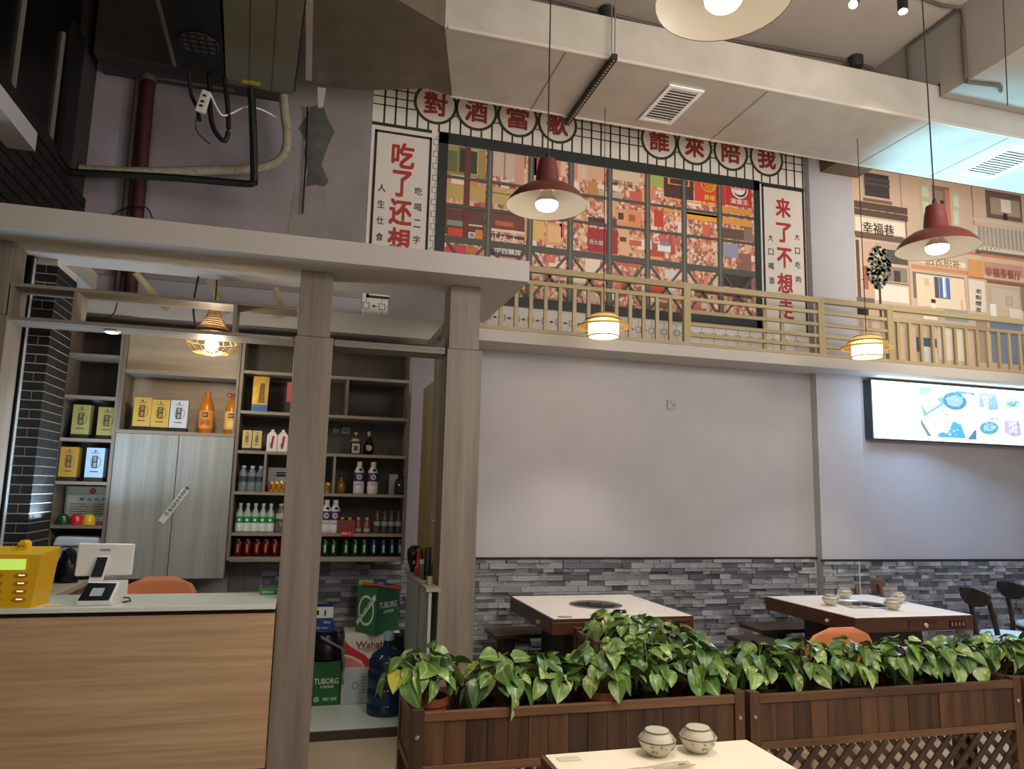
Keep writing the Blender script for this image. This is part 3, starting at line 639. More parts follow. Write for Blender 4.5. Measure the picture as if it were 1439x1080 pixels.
cable('drain_pipe', [(353,124,5.02),(356,190,5.05),(357,252,5.08),(354,258,5.08),(320,256,5.1),(250,250,5.1),(180,246,5.1),(97,242,5.1)], .026, BLACK, 'black insulated drain pipe dropping from the air unit and running left', 'pipe')
cable('insulated_hose', [(398,134,5.2),(401,165,5.22),(404,190,5.24),(400,215,5.26),(384,230,5.28),(355,237,5.3),(300,239,5.32),(240,241,5.32),(170,241,5.32),(112,238,5.32)], .033, wood('#7F7660', '#A59B80', 'Y', 30, 1, .8, 0, 'hose'), 'beige wrapped hose curving down from the air unit along the wall', 'hose', 10)
rp = thing('fire_pipe', onY(205, 305, 5.42), 'rusty red vertical fire pipe with a thin companion pipe on the bare wall', 'pipe')
a = onY(193, 312, 5.42); c = onY(210, 102, 5.42); a.z = 2.72
obj('red_pipe', B().cyl(a, c, .045, 14), mat('#3F1A17', .6, noise=.2, nscale=12), rp, smooth=True)
obj('thin_pipe', B().cyl(a+Vector((-.09, .03, 0)), c+Vector((-.075, .03, 0)), .022, 10), mat('#57423D', .6), rp, smooth=True)
obj('pipe_joint', B().lathe([(.05, 0), (.055, .02), (.055, .1), (.045, .13)], 14, c-Vector((0,0,.07))), mat('#5F554E', .6), rp, smooth=True)
obj('branch_pipe', B().cyl(c+Vector((.02, 0, .0)), onY(330, 122, 5.42), .035, 10), mat('#6A6058', .6), rp, smooth=True)
cable('loose_wire', [(432,150,5.46),(430,220,5.46),(425,300,5.46)], .007, BLACK, 'black wire hanging straight down beside the cement patch')
cable('loose_wire', [(156,303,5.4),(172,294,5.4),(190,291,5.35),(206,292,5.35),(214,306,5.4)], .006, BLACK, 'thin black wire arching around the foot of the red pipe')
# white boxed bulkhead on the left wall
obj('trim_6', B().box(-1.6, -1.45, 2.6, 4.145, 3.178, 3.28), WHITE_WALL, kind='structure')

# ================================================================== LAMPS
def red_pendant(loc, ztop, label, power, group='red enamel pendant lamps'):
    t = thing('pendant_lamp', loc, label, 'pendant lamp')
    R = .185; sh = mat('#581E1A', .45, coat=.2); S_ = 1.18; q = lambda L_: [(r, z*S_) for r, z in L_]
    obj('shade', B().lathe(q([(.185, 0), (.172, .022), (.15, .045), (.115, .066), (.062, .08), (.055, .092), (.05, .14), (.040, .185), (.03, .19), (.008, .191)]), 32, loc, cap=False), sh, t, smooth=True)
    obj('shade_lining', B().lathe(q([(.1845, .001), (.171, .019), (.149, .041), (.114, .061), (.06, .074), (0, .078)]), 32, loc, cap=False), mat('#DAD7D0', .35), t, smooth=True)
    obj('cap', B().lathe(q([(.012, .19), (.010, .21), (.003, .225)]), 10, loc), DARK, t, smooth=True)
    obj('bulb_neck', B().lathe([(.026, .07), (.030, .05), (.048, .026), (.052, .012)], 20, loc, cap=False), mat('#B8AE9F', .4), t, smooth=True)
    obj('bulb_lens', B().lathe([(.052, .012), (.050, -.002), (.04, -.014), (.02, -.021), (0, -.023)], 20, loc), mat('#FFE9C8', .3, emit=11), t, smooth=True)
    p = Vector(loc); obj('cord', B().tube([p+Vector((0,0,.25)), Vector((p.x, p.y, ztop))], .0035, 6), DARK, t)
    lamp('SPOT', p-Vector((0,0,.03)), power, (1, .84, .64), .04, p-Vector((0,0,2)), spot=150)
    return t
red_pendant((.985, 3.03, 2.78), 5.1, 'red enamel pendant lamp hanging before the window print', 17)
red_pendant((2.89, 2.75, 2.705), 5.1, 'red enamel pendant lamp before the beige alley print at right', 20)
red_pendant((1.03, 1.63, 2.845), 5.1, 'enamel pendant lamp cut off by the top edge, its white inside facing down', 48)
p = onY(1412, 0, 3.4); obj('hanging_wire', B().tube([Vector((p.x, p.y, 5.1)), onY(1416, 148, 3.4)], .0035, 6), DARK, label='thin cord hanging in front of the ceiling beam near the right edge', cat='wire')
b = onY(1436, 118, 3.4)
def lantern(loc, ztop, label):
    t = thing('lantern_lamp', loc, label, 'lantern lamp', None)
    bam = mat('#C9A24E', .6); edge = mat('#8B6B2A', .6)
    obj('drum', B().lathe([(.106, 0), (.108, .11)], 32, loc, cap=False), mat('#FFE6B8', .6, emit=1.5, key='dr'), t, smooth=True)
    obj('drum_diffuser', B().lathe([(.102, .004), (0, .004)], 32, loc), mat('#FFF3DC', .6, emit=3.2), t)
    obj('drum_hoop', B().tube([Vector(loc)+Vector((.107*math.cos(a*PI/18), .107*math.sin(a*PI/18), .003)) for a in range(36)], .005, 6, True), edge, t, smooth=True)
    b = B()
    for k in range(44):
        a = 2*PI*k/44; a2 = a+.5
        b.tube([Vector(loc)+Vector((r*math.cos(a+(.178-r)*2), r*math.sin(a+(.178-r)*2), z)) for r, z in ((.178, .075), (.14, .105), (.108, .122))], .0022, 4)
        b.tube([Vector(loc)+Vector((r*math.cos(a-(.178-r)*2), r*math.sin(a-(.178-r)*2), z)) for r, z in ((.178, .075), (.14, .105), (.108, .122))], .0022, 4)
    obj('brim_weave', b, bam, t, kind='stuff')
    obj('brim_hoop', B().tube([Vector(loc)+Vector((.18*math.cos(a*PI/18), .18*math.sin(a*PI/18), .074)) for a in range(36)], .006, 6, True), bam, t, smooth=True)
    obj('crown', B().lathe([(.128, .118), (.125, .126), (.09, .155), (.05, .172), (.012, .178)], 32, loc), mat('#E0C07A', .6, emit=.25, key='cw'), t, smooth=True)
    for r, z in ((.128, .119), (.088, .157)): obj('crown_hoop', B().tube([Vector(loc)+Vector((r*math.cos(a*PI/18), r*math.sin(a*PI/18), z)) for a in range(36)], .005, 6, True), edge, t, smooth=True)
    p = Vector(loc); obj('cord', B().tube([p+Vector((0,0,.175)), Vector((p.x, p.y, ztop))], .003, 6), DARK, t)
    lamp('POINT', p-Vector((0,0,.08)), 1.6, (1, .84, .62), .08); lamp('SPOT', p-Vector((0,0,.02)), 46, (1, .9, .78), .09, p-Vector((0,0,2)), spot=92)
    return t
lantern((1.965, 4.70, 2.578), ZD, 'glowing drum lantern with woven bamboo brim over the left dining table')
lantern((4.03, 4.52, 2.552), ZD, 'glowing drum lantern with woven bamboo brim over the right dining table')
# wicker lamp in the bar
WL = Vector((-.58, 4.62, 2.27)); t = thing('wicker_lamp', WL, 'wicker bell lamp with a glowing bulb and open wire bowl over the bar', 'pendant lamp')
prof = [(.024, .285), (.03, .25), (.045, .2), (.075, .15), (.12, .115)]
b = B()
for k in range(15):
    s = k/14*(len(prof)-1); i = min(int(s), len(prof)-2); f = s-i; r = prof[i][0]*(1-f)+prof[i+1][0]*f; z = prof[i][1]*(1-f)+prof[i+1][1]*f
    b.tube([WL+Vector((r*math.cos(a*PI/12), r*math.sin(a*PI/12), z)) for a in range(24)], .0052, 5, True)
obj('wicker_bell', b, mat('#B9905A', .7), t, smooth=True)
obj('bell_ribs', B().tube([WL+Vector((r, 0, z)) for r, z in prof], .004, 5).tube([WL+Vector((-r, 0, z)) for r, z in prof], .004, 5).tube([WL+Vector((0, r, z)) for r, z in prof], .004, 5), mat('#7E5A30', .7), t)
obj('bell_rim', B().tube([WL+Vector((.122*math.cos(a*PI/12), .122*math.sin(a*PI/12), .112)) for a in range(24)], .009, 6, True), mat('#4E3218', .7), t, smooth=True)
b = B()
for k in range(16):
    a = 2*PI*k/16; d = Vector((math.cos(a), math.sin(a), 0)); b.tube([WL+d*r+Vector((0,0,z)) for r, z in ((.118, .105), (.142, .06), (.14, .03), (.1, -.005), (.03, -.018))], .0025, 5)
for r, z in ((.142, .06), (.1, -.005), (.03, -.018)): b.tube([WL+Vector((r*math.cos(a*PI/12), r*math.sin(a*PI/12), z)) for a in range(24)], .003, 5, True)
obj('wire_bowl', b, mat('#B08F4E', .4, .5), t, smooth=True)
obj('bulb', B().lathe([(0, 0), (.022, .004), (.036, .022), (.04, .045), (.03, .07), (.016, .09), (.016, .11)], 18, WL), mat('#FFF0D2', .3, emit=18), t, smooth=True)
q0 = onZ(279, 390, 2.72)
obj('cord', B().tube([WL+Vector((0,0,.28)), WL+Vector((0,-.004,.40)), WL+Vector((0,-.008,.445))], .004, 6), DARK, t)
lamp('POINT', WL+Vector((0,-.02,-.05)), 7, (1, .84, .6), .05, name='wicker_light')
cable('lamp_flex', [(279,388,4.45),(273,418,4.45),(272,440,4.5),(275,459,4.55)], .006, BLACK, 'loose black flex hanging from the opening left of the wicker lamp', 'cable')
cable('loose_wire', [(165,424,5.236),(160,440,5.08),(148,445,5.05),(130,443,5.0)], .004, BLACK, 'thin black wire sagging from the opening above the left shelves')

# ================================================================== LIGHT BOX
lb = thing('menu_lightbox', (5.73, 5.44, 2.03), 'long glowing white menu light box with bluish dish photos on the right wall', 'light box')
lx0, lx1, lz0, lz1, ly = 4.84, 7.0, 2.035, 2.555, 5.40
obj('case', B().box(lx0, lx1, ly+.004, YW-.003, lz0-.008, lz1+.008), mat('#3F4A52', .5), lb)
obj('lit_panel', B().box(lx0+.012, lx1-.01, ly, ly+.005, lz0, lz1), mat('#E4F8FF', .5, emit=1.6, key='lp'), lb)
glow = {}
def LP(poly, h, e=.9, lay=1):
    b = B(); b.poly([(lambda p: (p.x, ly-.0008*lay, p.z))(onY(1210+x/6.284, 520+y/6.284, ly)) for x, y in poly][::-1]); obj('dish_photo', b, mat(h, .6, emit=e*.58, key='dp%g' % e), lb)
LP([(515,145),(1005,185),(1018,615),(530,580)], '#D8F0F6', 1.3)
LP([(515,145),(640,158),(600,195),(520,215)], '#8FCBE0', .9, 2); LP([(525,300),(720,230),(735,300),(555,410)], '#7FB4CC', .8, 2); LP([(530,300),(655,240),(700,290),(580,375)], '#E6F2F4', 1.1, 3)
LP([(650,190),(740,190),(745,225),(690,235)], '#CFE6EC', 1.0, 3)
LP([(525,425),(620,580),(590,582),(525,470)], '#7C98A4', .7, 2); LP([(590,455),(740,310),(775,400),(640,530),(605,515)], '#C9CFE4', 1.0, 3)
LP([(680,560),(720,545),(760,560),(810,450),(880,480),(925,600),(680,590)], '#55B4DE', .8, 3); LP([(940,610),(1000,530),(1018,530),(1018,615)], '#5B8FB4', .7, 3); LP([(835,180),(1000,200),(1003,235),(950,205),(840,215)], '#6E9CC4', .8, 2)
cxp, cyp = 825, 272
LP([(cxp+105*math.cos(a*PI/12), cyp+78*math.sin(a*PI/12)+10*math.cos(a*PI/12)) for a in range(24)], '#4F8DC0', .75, 4); LP([(cxp+72*math.cos(a*PI/12), cyp+50*math.sin(a*PI/12)) for a in range(24)], '#8FB4D8', .85, 5)
LP([(880+28*math.cos(a*PI/8), 390+38*math.sin(a*PI/8)) for a in range(16)], '#C6D6DA', 1.0, 4)
LP([(1040,215),(1090,195),(1130,215),(1180,210),(1205,270),(1215,350),(1130,355),(1100,320),(1045,330)], '#8CB8D6', .85, 2); LP([(1060,225),(1120,230),(1130,330),(1090,320)], '#C4DCEA', 1.0, 3)
LP([(1255,290),(1300,245),(1400,250),(1408,330),(1280,340)], '#B9DCE0', .95, 2); LP([(1300,280),(1370,270),(1370,315),(1310,325)], '#86B0BC', .8, 3)
LP([(1130+85*math.cos(a*PI/8), 510+58*math.sin(a*PI/8)) for a in range(16)], '#64AECE', .8, 2); LP([(1130+50*math.cos(a*PI/8), 505+32*math.sin(a*PI/8)) for a in range(16)], '#9CD2E4', .9, 3)
LP([(1260,445),(1395,445),(1420,575),(1340,590),(1265,550)], '#C8BEE0', .9, 2); LP([(1300,460),(1370,450),(1380,560),(1310,540)], '#DDD2EA', 1.0, 3); LP([(1120,415),(1218,428),(1218,436),(1120,424)], '#5C8A86', .7, 2)
rl_ = random.Random(8); dd_ = {}
for i in range(110):
    cx_, cy_, rx_, ry_ = rl_.choice(((630,250,90,70),(690,420,90,70),(825,272,80,55),(800,530,90,50),(900,240,70,40),(1130,510,70,45),(1125,275,60,50),(1335,510,60,55),(1335,295,55,35)))
    a_ = rl_.random()*6.28; q_ = rl_.random()**.5; x_, y_ = cx_+rx_*q_*math.cos(a_), cy_+ry_*q_*math.sin(a_); s_ = rl_.uniform(5, 13)
    p_ = [onY(1210+(x_+s_*math.cos(a_+k*PI/2.5))/6.284, 520+(y_+s_*.7*math.sin(a_+k*PI/2.5))/6.284, ly) for k in range(5)]
    dd_.setdefault(rl_.choice(['#9CC4DA','#6FA8C8','#C9D8E8','#BFB4D2','#7FB8C0','#E6F0F4']), B()).poly([(p.x, ly-.0048-i*.00001, p.z) for p in p_][::-1])
for h, b in dd_.items(): obj('dish_bits', b, mat(h, .6, emit=.45, key='db'), lb, kind='stuff')
so = thing('wall_socket', (2.91, YW, 2.2), 'grey wall socket high on the white wall', 'socket')
obj('plate', B().box(2.872, 2.948, YW-.012, YW-.001, 2.195, 2.275), mat('#9A989C', .4), so, bev=.003)
b = B().box(2.918, 2.924, YW-.0135, YW-.012, 2.222, 2.235).box(2.932, 2.938, YW-.0135, YW-.012, 2.222, 2.235).box(2.9, 2.912, YW-.0135, YW-.012, 2.246, 2.252)
obj('socket_slots', b, DARK, so)
# ================================================================== BAR
ORD = ['first','second','third','fourth','fifth','sixth','seventh','eighth','ninth']
ct = thing('bar_counter', (-.8, 4.28, 0), 'oak fronted bar counter with a pale stone top', 'counter')
obj('front_panel', B().box(-1.51, -.101, 4.062, 4.08, .10, .845), OAK, ct)
obj('body', B().box(-1.505, -.105, 4.081, 4.46, .10, .84), mat('#8D8478', .6), ct)
obj('toe_kick', B().box(-1.50, -.11, 4.12, 4.44, 0, .099), DARK, ct)
obj('shadow_gap', B().box(-1.505, -.104, 4.075, 4.46, .845, .867), mat('#14110E', .7), ct)
obj('top', B().box(-1.51, -.100, 4.04, 4.49, .868, .892), mat('#CDD2C8', .28, noise=.03), ct, bev=.003)
rt_ = thing('return_desk', (-1.31, 4.85, 0), 'narrow beige return desk running back beside the black brick pier', 'desk')
obj('top', B().box(-1.388, -1.235, 4.50, 5.17, .86, .888), wood('#A89A85', '#C2B49E', 'Y', 12, .06, .5, .03), rt_)
obj('side_panel', B().box(-1.26, -1.245, 4.52, 5.15, 0, .859), GREYWOOD, rt_)
# ---- shelves
SY = 5.2; SB = 5.478
BACKP = wood('#453E36', '#524A41', 'Z', 14, .05, .6, .03)
sl = thing('shelf_unit', (-1.35, 5.34, .9), 'narrow grey wood shelf bay beside the black brick pier', 'shelf')
def sbd(par, x0, x1, z, t=.02, n='shelf_board'): return obj(n, B().box(x0, x1, SY, SB-.002, z-t, z), SHELFW, par)
def upr(par, x, z0, z1, t=.02, n='upright'): return obj(n, B().box(x-t/2, x+t/2, SY-.002, SB, z0, z1), GREYWOOD, par)
obj('back_panel', B().box(-1.51, -1.19, SB, SB+.015, .9, 2.5), BACKP, sl)
upr(sl, -1.512, .9, 2.5, .03); upr(sl, -1.19, .9, 2.5, .022)
for z in (2.299, 2.028, 1.756, 1.486, 1.216): sbd(sl, -1.496, -1.202, z)
sbd(sl, -1.496, -1.202, 2.5)
sc_ = thing('wall_cabinet', (-.815, 5.34, .88), 'tall grey wood cabinet with paired doors and an open lit niche on top', 'cabinet')
obj('carcass', B().box(-1.176, -.463, SY+.005, SB+.015, .888, 1.80), GREYWOOD, sc_)
obj('top_board', B().box(-1.178, -.461, SY-.012, SB+.015, 1.80, 1.822), SHELFW, sc_)
obj('door', B().box(-1.174, -.803, SY-.014, SY+.004, .888, 1.798), CABINET, sc_, bev=.002)
obj('door', B().box(-.799, -.463, SY-.014, SY+.004, .888, 1.798), CABINET, sc_, bev=.002)
for x in (-.825, -.765):
    pass
obj('niche_back', B().box(-1.176, -.463, SB-.005, SB+.012, 1.823, 2.19), wood('#A08F7C', '#B8A792', 'X', 10, .06, .5, .02), sc_)
obj('side_board', B().box(-1.178, -1.160, SY-.01, SB-.006, 1.823, 2.5), GREYWOOD, sc_); obj('side_board', B().box(-.479, -.463, SY-.01, SB-.006, 1.823, 2.5), GREYWOOD, sc_)
obj('niche_top', B().box(-1.159, -.480, SY-.008, SB-.006, 2.19, 2.215), SHELFW, sc_)
obj('upper_panel', B().box(-1.159, -.480, SY+.03, SY+.045, 2.216, 2.5), wood('#8A7B69', '#A3937F', 'X', 10, .06, .5, .02), sc_)
# seal on the doors
sp = thing('paper_seal', (-.79, 5.18, 1.32), 'white paper seal with black characters pasted slantwise across the cabinet doors', 'paper seal')
pq = [onY(*p, 5.181) for p in ((222,731),(230.5,736),(266,690),(258.5,684))]
obj('strip', B().prism(pq, (0,.002,0)), mat('#C9CEC6', .6), sp)
u = (pq[3]-pq[0]).normalized(); v = (pq[0]-pq[1]).normalized(); b = B()
b.text('食品安全专用封条', pq[1]+u*.08+v*.012+Vector((0,-.001,0)), u, v, .024, .19, .02); obj('seal_lettering', b, DARK, sp)
obj('seal_stamp', B().prism([pq[1]+u*.05+v*.015+Vector((0,-.0005,0)), pq[1]+u*.07+v*.015+Vector((0,-.0005,0)), pq[1]+u*.07+v*.04+Vector((0,-.0005,0)), pq[1]+u*.05+v*.04+Vector((0,-.0005,0))], (0,-.0006,0)), mat('#8E948E', .6), sp)
sr = thing('shelf_unit', (.12, 5.34, 1.0), 'wide grey wood open shelving full of drinks behind the pillar', 'shelf')
obj('back_panel', B().box(-.455, .70, SB, SB+.015, 1.0, 2.5), BACKP, sr)
upr(sr, -.449, 1.0, 2.5); upr(sr, .690, 1.0, 2.5, .02)
for z in (2.256, 1.983, 1.717, 1.446, 1.178): sbd(sr, -.438, .679, z)
sbd(sr, -.438, .679, 1.021, .03); sbd(sr, -.438, .679, 2.5)
for x, z0, z1 in ((-.258, 1.446, 1.697), (.195, 1.446, 1.697), (.253, 1.983, 2.236)): upr(sr, x, z0, z1, .016, 'divider')
for k, (x, z) in enumerate(((-.37, .90), (-.28, .90), (-.37, .80), (-.28, .80))):
    pass
gt = [( -.405, .93), (-.30, .93), (-.405, .82), (-.30, .82)]
GT = unit('wall_tile', mat('#6E7370', .4, noise=.06))
for x, z in gt: piece('wall_tile', GT, wb, (x, YW-.006, z), (.10, .01, .105))
# ---- goods on the shelves
def gift_box(x0, x1, z, h, col, label, Y=5.26, d=.085, tilt=0, grp='liquor gift boxes on the bar shelves', sm=False):
    xc = (x0+x1)/2; w_ = x1-x0; t = thing('gift_box', (xc, Y, z), label, 'box', grp, tilt)
    y0 = -d/2; b0 = .12*h
    obj('carton', B().box(-w_/2, w_/2, y0, d/2, b0, h), mat(col, .38, .15, noise=.05), t, world=False, bev=.002)
    obj('base_band', B().box(-w_/2-.001, w_/2+.001, y0-.001, d/2+.001, 0, b0-.0005), mat('#2B231B', .4, noise=.4, nscale=60), t, world=False)
    lw = w_*.3; obj('label', B().box(-lw/2, lw/2, y0-.0016, y0-.0002, h*.40, h*.76), mat('#3A2A1C', .5), t, world=False)
    b = B(); b.text('百', (-lw*.32, y0-.002, h*.60), XU, ZU, h*.13, lw*.64, .02); b.text('酒', (-lw*.32, y0-.002, h*.43), XU, ZU, h*.13, lw*.64, .02)
    obj('label_lettering', b, mat(col, .5), t, world=False)
    b = B().lathe([(0, -.001), (h*.028, 0)], 10, (0, y0-.0012, h*.90), Matrix.Rotation(PI/2, 3, 'X'), cap=False); b.box(-w_*.2, w_*.2, y0-.0014, y0-.0002, h*.835, h*.85); b.box(-w_*.22, w_*.22, y0-.0014, y0-.0002, h*.28, h*.305)
    obj('emblem', b, mat('#3A2A1C', .5), t, world=False)
    if not sm:
        b = B().tube([Vector((w_*.27*math.cos(a*PI/12)+w_*.06, y0-.0008, h*.57+h*.17*math.sin(a*PI/12))) for a in range(24)], .0016, 4, True); obj('ring_print', b, mat('#6A5A3C', .5), t, world=False)
    return t
def XR(xa, xb, y, Y=5.22): return onY(xa, y, Y).x, onY(xb, y, Y).x
GOLD, OLIVE, PALEB, SILV = '#C9A752', '#A29A5C', '#B4D4EE', '#C4CAD4'
x = XR(100,125,600); gift_box(*x, 1.757, .213, OLIVE, 'olive gold gift box, left of the pair on the upper left bay shelf')
x = XR(136,162,600); gift_box(*x, 1.757, .205, OLIVE, 'olive gold gift box, right of the pair on the upper left bay shelf')
x = XR(82,108,660); gift_box(*x, 1.487, .213, '#B28A3A', 'dull gold gift box next to the pale blue one')
x = XR(119,145,660); gift_box(*x, 1.487, .213, PALEB, 'pale blue gift box on the left bay shelf')
x = XR(185,210,600); gift_box(*x, 1.823, .215, GOLD, 'bright gold gift box, leftmost in the cabinet niche')
x = XR(210.5,236,600); gift_box(*x, 1.823, .205, GOLD, 'bright gold gift box in the niche beside the silver one')
x = XR(237,262,600); gift_box(*x, 1.823, .208, SILV, 'silver white gift box in the cabinet niche')
x = XR(340,353,625); gift_box(*x, 1.718, .135, '#CDB57C', 'small pale gold box, left one beside the white cartons', grp='small boxes', sm=True)
x = XR(354,367,625); gift_box(*x, 1.718, .135, '#CDB57C', 'small pale gold box, right one beside the white cartons', grp='small boxes', sm=True)
def bottle(name, px, py, z, prof, m, label, cat='bottle', grp=None, Y=5.27, parts=(), n=18, x=None):
    xx = onY(px, py, Y).x if x is None else x; t = thing(name, (xx, Y, z), label, cat, grp)
    obj('body', B().lathe(prof, n), m, t, smooth=True, world=False)
    for nm, pr, mm in parts: obj(nm, B().lathe(pr, n, cap=False) if nm not in ('cap',) else B().lathe(pr, n), mm, t, smooth=True, world=False)
    return t
OR1 = mat('#D9811E', .25, trans=.25); 
def juice(px, label, lab2, alt=False):
    t = bottle('juice_bottle', px, 585, 1.823, [(.044,0),(.047,.01),(.047,.06),(.044,.09),(.047,.12),(.046,.16),(.036,.205),(.02,.235),(.016,.25)], OR1, label, grp=None, Y=5.26, parts=(('sleeve', [(.0478,.03),(.0482,.04),(.0482,.14),(.0475,.15)], mat('#D98C3E' if not alt else '#E0B060', .45)), ('cap', [(.018,.248),(.018,.27),(.016,.272)], mat('#C4502A', .4))))
    obj('label', B().box(-.018, .016, -.0500, -.0484, .105, .135), mat('#1F1410', .5), t, world=False)
    b = B(); b.text('果汁', (-.013, -.0502, .112), XU, ZU, .016, .024, .02); obj('label_lettering', b, mat('#EAD9A8', .5), t, world=False)
    if not alt:
        b = B(); b.text('鲜橙', (-.03, -.0498, .05), XU, ZU, .04, .06, .02); obj('label_lettering', b, mat('#B05A24', .5), t, world=False)
    else: obj('fruit_print', B().lathe([(0, 0), (.024, .0005)], 14, (0, -.0486, .062), Matrix.Rotation(PI/2, 3, 'X'), cap=False), mat('#E9C27C', .5), t, world=False)
    hp = [Vector((.016*math.cos(a)-.0, .016*math.sin(a), .243)) for a in [i*PI/8 for i in range(16)]]
    obj('neck_ring', B().tube(hp, .0035, 5, True).tube([Vector((-.018, 0, .243)), Vector((-.035, -.004, .238)), Vector((-.045, -.004, .236))], .003, 5) if not alt else B().tube(hp, .003, 5, True).tube([Vector((-.022+.017*math.cos(a), -.02, .262+.012*math.sin(a))) for a in [i*PI/7 for i in range(14)]], .003, 5, True).tube([Vector((.018+.017*math.cos(a), -.02, .262+.012*math.sin(a))) for a in [i*PI/7 for i in range(14)]], .003, 5, True), mat('#D0672A' if not alt else '#7A2A20', .4), t, world=False)
juice(290, 'large orange juice bottle in the middle of the niche', '')
juice(326, 'orange juice bottle with a dark red double ring at the neck, right end of niche', '', True)
# licence, cups
lc = thing('framed_licence', (-1.35, 5.44, 1.218), 'white framed business licence with a red seal standing behind the coloured cups', 'certificate')
obj('frame', B().box(-1.488, -1.208, 5.43, 5.452, 1.217, 1.455), mat('#9E9884', .5), lc); obj('paper', B().box(-1.475, -1.21, 5.424, 5.43, 1.23, 1.40), mat('#D2D3C3', .6), lc)
obj('backing_sheet', B().box(-1.47, -1.215, 5.426, 5.43, 1.402, 1.448), mat('#B4B3A1', .6), lc)
b = B(); b.text('营 业 执 照', (-1.405, 5.4225, 1.362), XU, ZU, .02, .165, .025)
for k in range(7):
    z = 1.338-k*.016; b.box(-1.455, -1.455+[.09,.11,.07,.1,.08,.1,.06][k], 5.423, 5.4238, z, z+.004); b.box(-1.32, -1.32+[.08,.06,.08,.05,.07,.06,.05][k], 5.423, 5.4238, z, z+.004)
obj('licence_lettering', b, mat('#55564E', .6), lc); obj('red_seal', B().lathe([(0, -.001), (.021, 0)], 18, (-1.33, 5.422, 1.425), Matrix.Rotation(PI/2, 3, 'X'), cap=False), mat('#B2383A', .5), lc)
for px, h, nm in ((88.5,'#1E4A2A','dark green'), (107.5,'#C2242C','red'), (125,'#DDB02C','yellow')):
    obj('upturned_cup', B().lathe([(.040,0),(.041,.004),(.038,.03),(.033,.05),(.022,.062),(0,.066)], 20, (onY(px, 730, 5.26).x, 5.26, 1.217)), mat(h, .25, coat=.4), smooth=True, label='glossy %s upturned cup before the framed licence' % nm, cat='cup', group='coloured cups')
xx = XR(137,150,735); obj('card_case', B().box(xx[0], xx[1], 5.23, 5.29, 1.217, 1.236), mat('#A83A3A', .5), bev=.002, label='small flat red box lying right of the yellow cup', cat='box')
pt = thing('receipt_printer', (-1.36, 5.30, 1.03), 'white machine with a rounded top at the bottom of the left bay', 'printer')
obj('body', B().box(-1.478, -1.205, 5.24, 5.44, .905, 1.08), mat('#9FA5A8', .5), pt, bev=.01); obj('lid', B().prism([(-1.48,5.225,1.085),(-1.203,5.225,1.085),(-1.215,5.225,1.14),(-1.46,5.225,1.145)], (0,.2,0)), mat('#C7D2DC', .4), pt, bev=.012)
# row 1.983
po = thing('snack_pouch', (onY(365,570,5.27).x, 5.27, 1.984), 'tall gold foil pouch with a blue base, alone on the second shelf', 'pouch')
obj('pouch', B().prism([(-.05,-.028,0),(.05,-.028,0),(.05,.028,0),(-.05,.028,0)], (0,0,.05)).add([(-.05,-.028,.05),(.05,-.028,.05),(.05,.028,.05),(-.05,.028,.05),(-.052,-.004,.245),(.052,-.004,.245),(.052,.004,.245),(-.052,.004,.245)], [(0,1,5,4),(1,2,6,5),(2,3,7,6),(3,0,4,7),(4,5,6,7)]), mat('#CBA848', .28, .4, noise=.2, nscale=20), po, world=False)
obj('base_print', B().box(-.051, .051, -.0295, -.0282, .001, .048), mat('#2F6FB0', .4), po, world=False)
obj('front_print', B().prism([(-.012,-.027,.06),(.03,-.027,.06),(.026,-.008,.2),(-.004,-.008,.2)], (0,-.0015,0)), mat('#7C5A28', .5, noise=.5, nscale=50), po, world=False)
rbx = thing('tall_box', (onY(408,575,5.27).x, 5.28, 1.984), 'salmon red tall box half hidden by the left pillar', 'box')
obj('carton', B().box(-.03, .05, -.03, .03, .075, .215), mat('#B4574A', .5), rbx, world=False, bev=.003); obj('base', B().box(-.031, .051, -.031, .031, 0, .074), mat('#332A26', .6, noise=.4, nscale=60), rbx, world=False)
# row 1.717 cartons
for i, px in enumerate((382, 397)):
    t = thing('white_carton', (onY(px, 625, 5.27).x, 5.27, 1.718), 'white bottle carton with a red ribbon print, %s one by the left pillar' % ('left', 'right')[i], 'carton', 'white cartons')
    obj('carton', B().box(-.033,.033,-.025,.025,0,.11).add([(-.033,-.025,.11),(.033,-.025,.11),(.033,.025,.11),(-.033,.025,.11),(-.014,-.014,.135),(.014,-.014,.135),(.014,.014,.135),(-.014,.014,.135)], [(0,1,5,4),(1,2,6,5),(2,3,7,6),(3,0,4,7),(4,5,6,7)]), mat('#DDD8D2', .45), t, world=False)
    obj('cap', B().lathe([(.011,.135),(.011,.15)], 10), WH(), t, world=False)
    obj('ribbon_print', B().prism([(-.008,-.0262,.02),(.006,-.0262,.02),(.016,-.0262,.105),(.0,-.0262,.105)], (0,-.0008,0)).prism([(-.016,-.0264,.03),(.002,-.0264,.045),(-.006,-.0264,.065)], (0,-.0008,0)), mat('#A8263A', .5), t, world=False)
bottle('green_bottle', 407, 630, 1.718, [(.022,0),(.022,.1),(.01,.13),(.01,.15)], mat('#2F8A4A', .3), 'bright green bottle peeking out left of the pillar behind the white cartons', Y=5.32, n=12)
# price cards
for i, (px, tx) in enumerate(((472.5, '特价'), (486, '¥22'))):
    a = onY(px, 605, 5.47); t = thing('price_card', (a.x, 5.474, a.z-.02), '%s price card stuck on the shelf back' % ('darker', 'white')[i], 'price card')
    obj('card', B().box(-.028,.028,-.002,0,0,.042), mat(('#6A675E', '#B9B7AC')[i], .6), t, world=False); b = B(); b.text(tx, (-.02,-.0025,.01), XU, ZU, .022, .04, .03); obj('card_lettering', b, mat(('#C9C6BA', '#22211E')[i], .6), t, world=False)
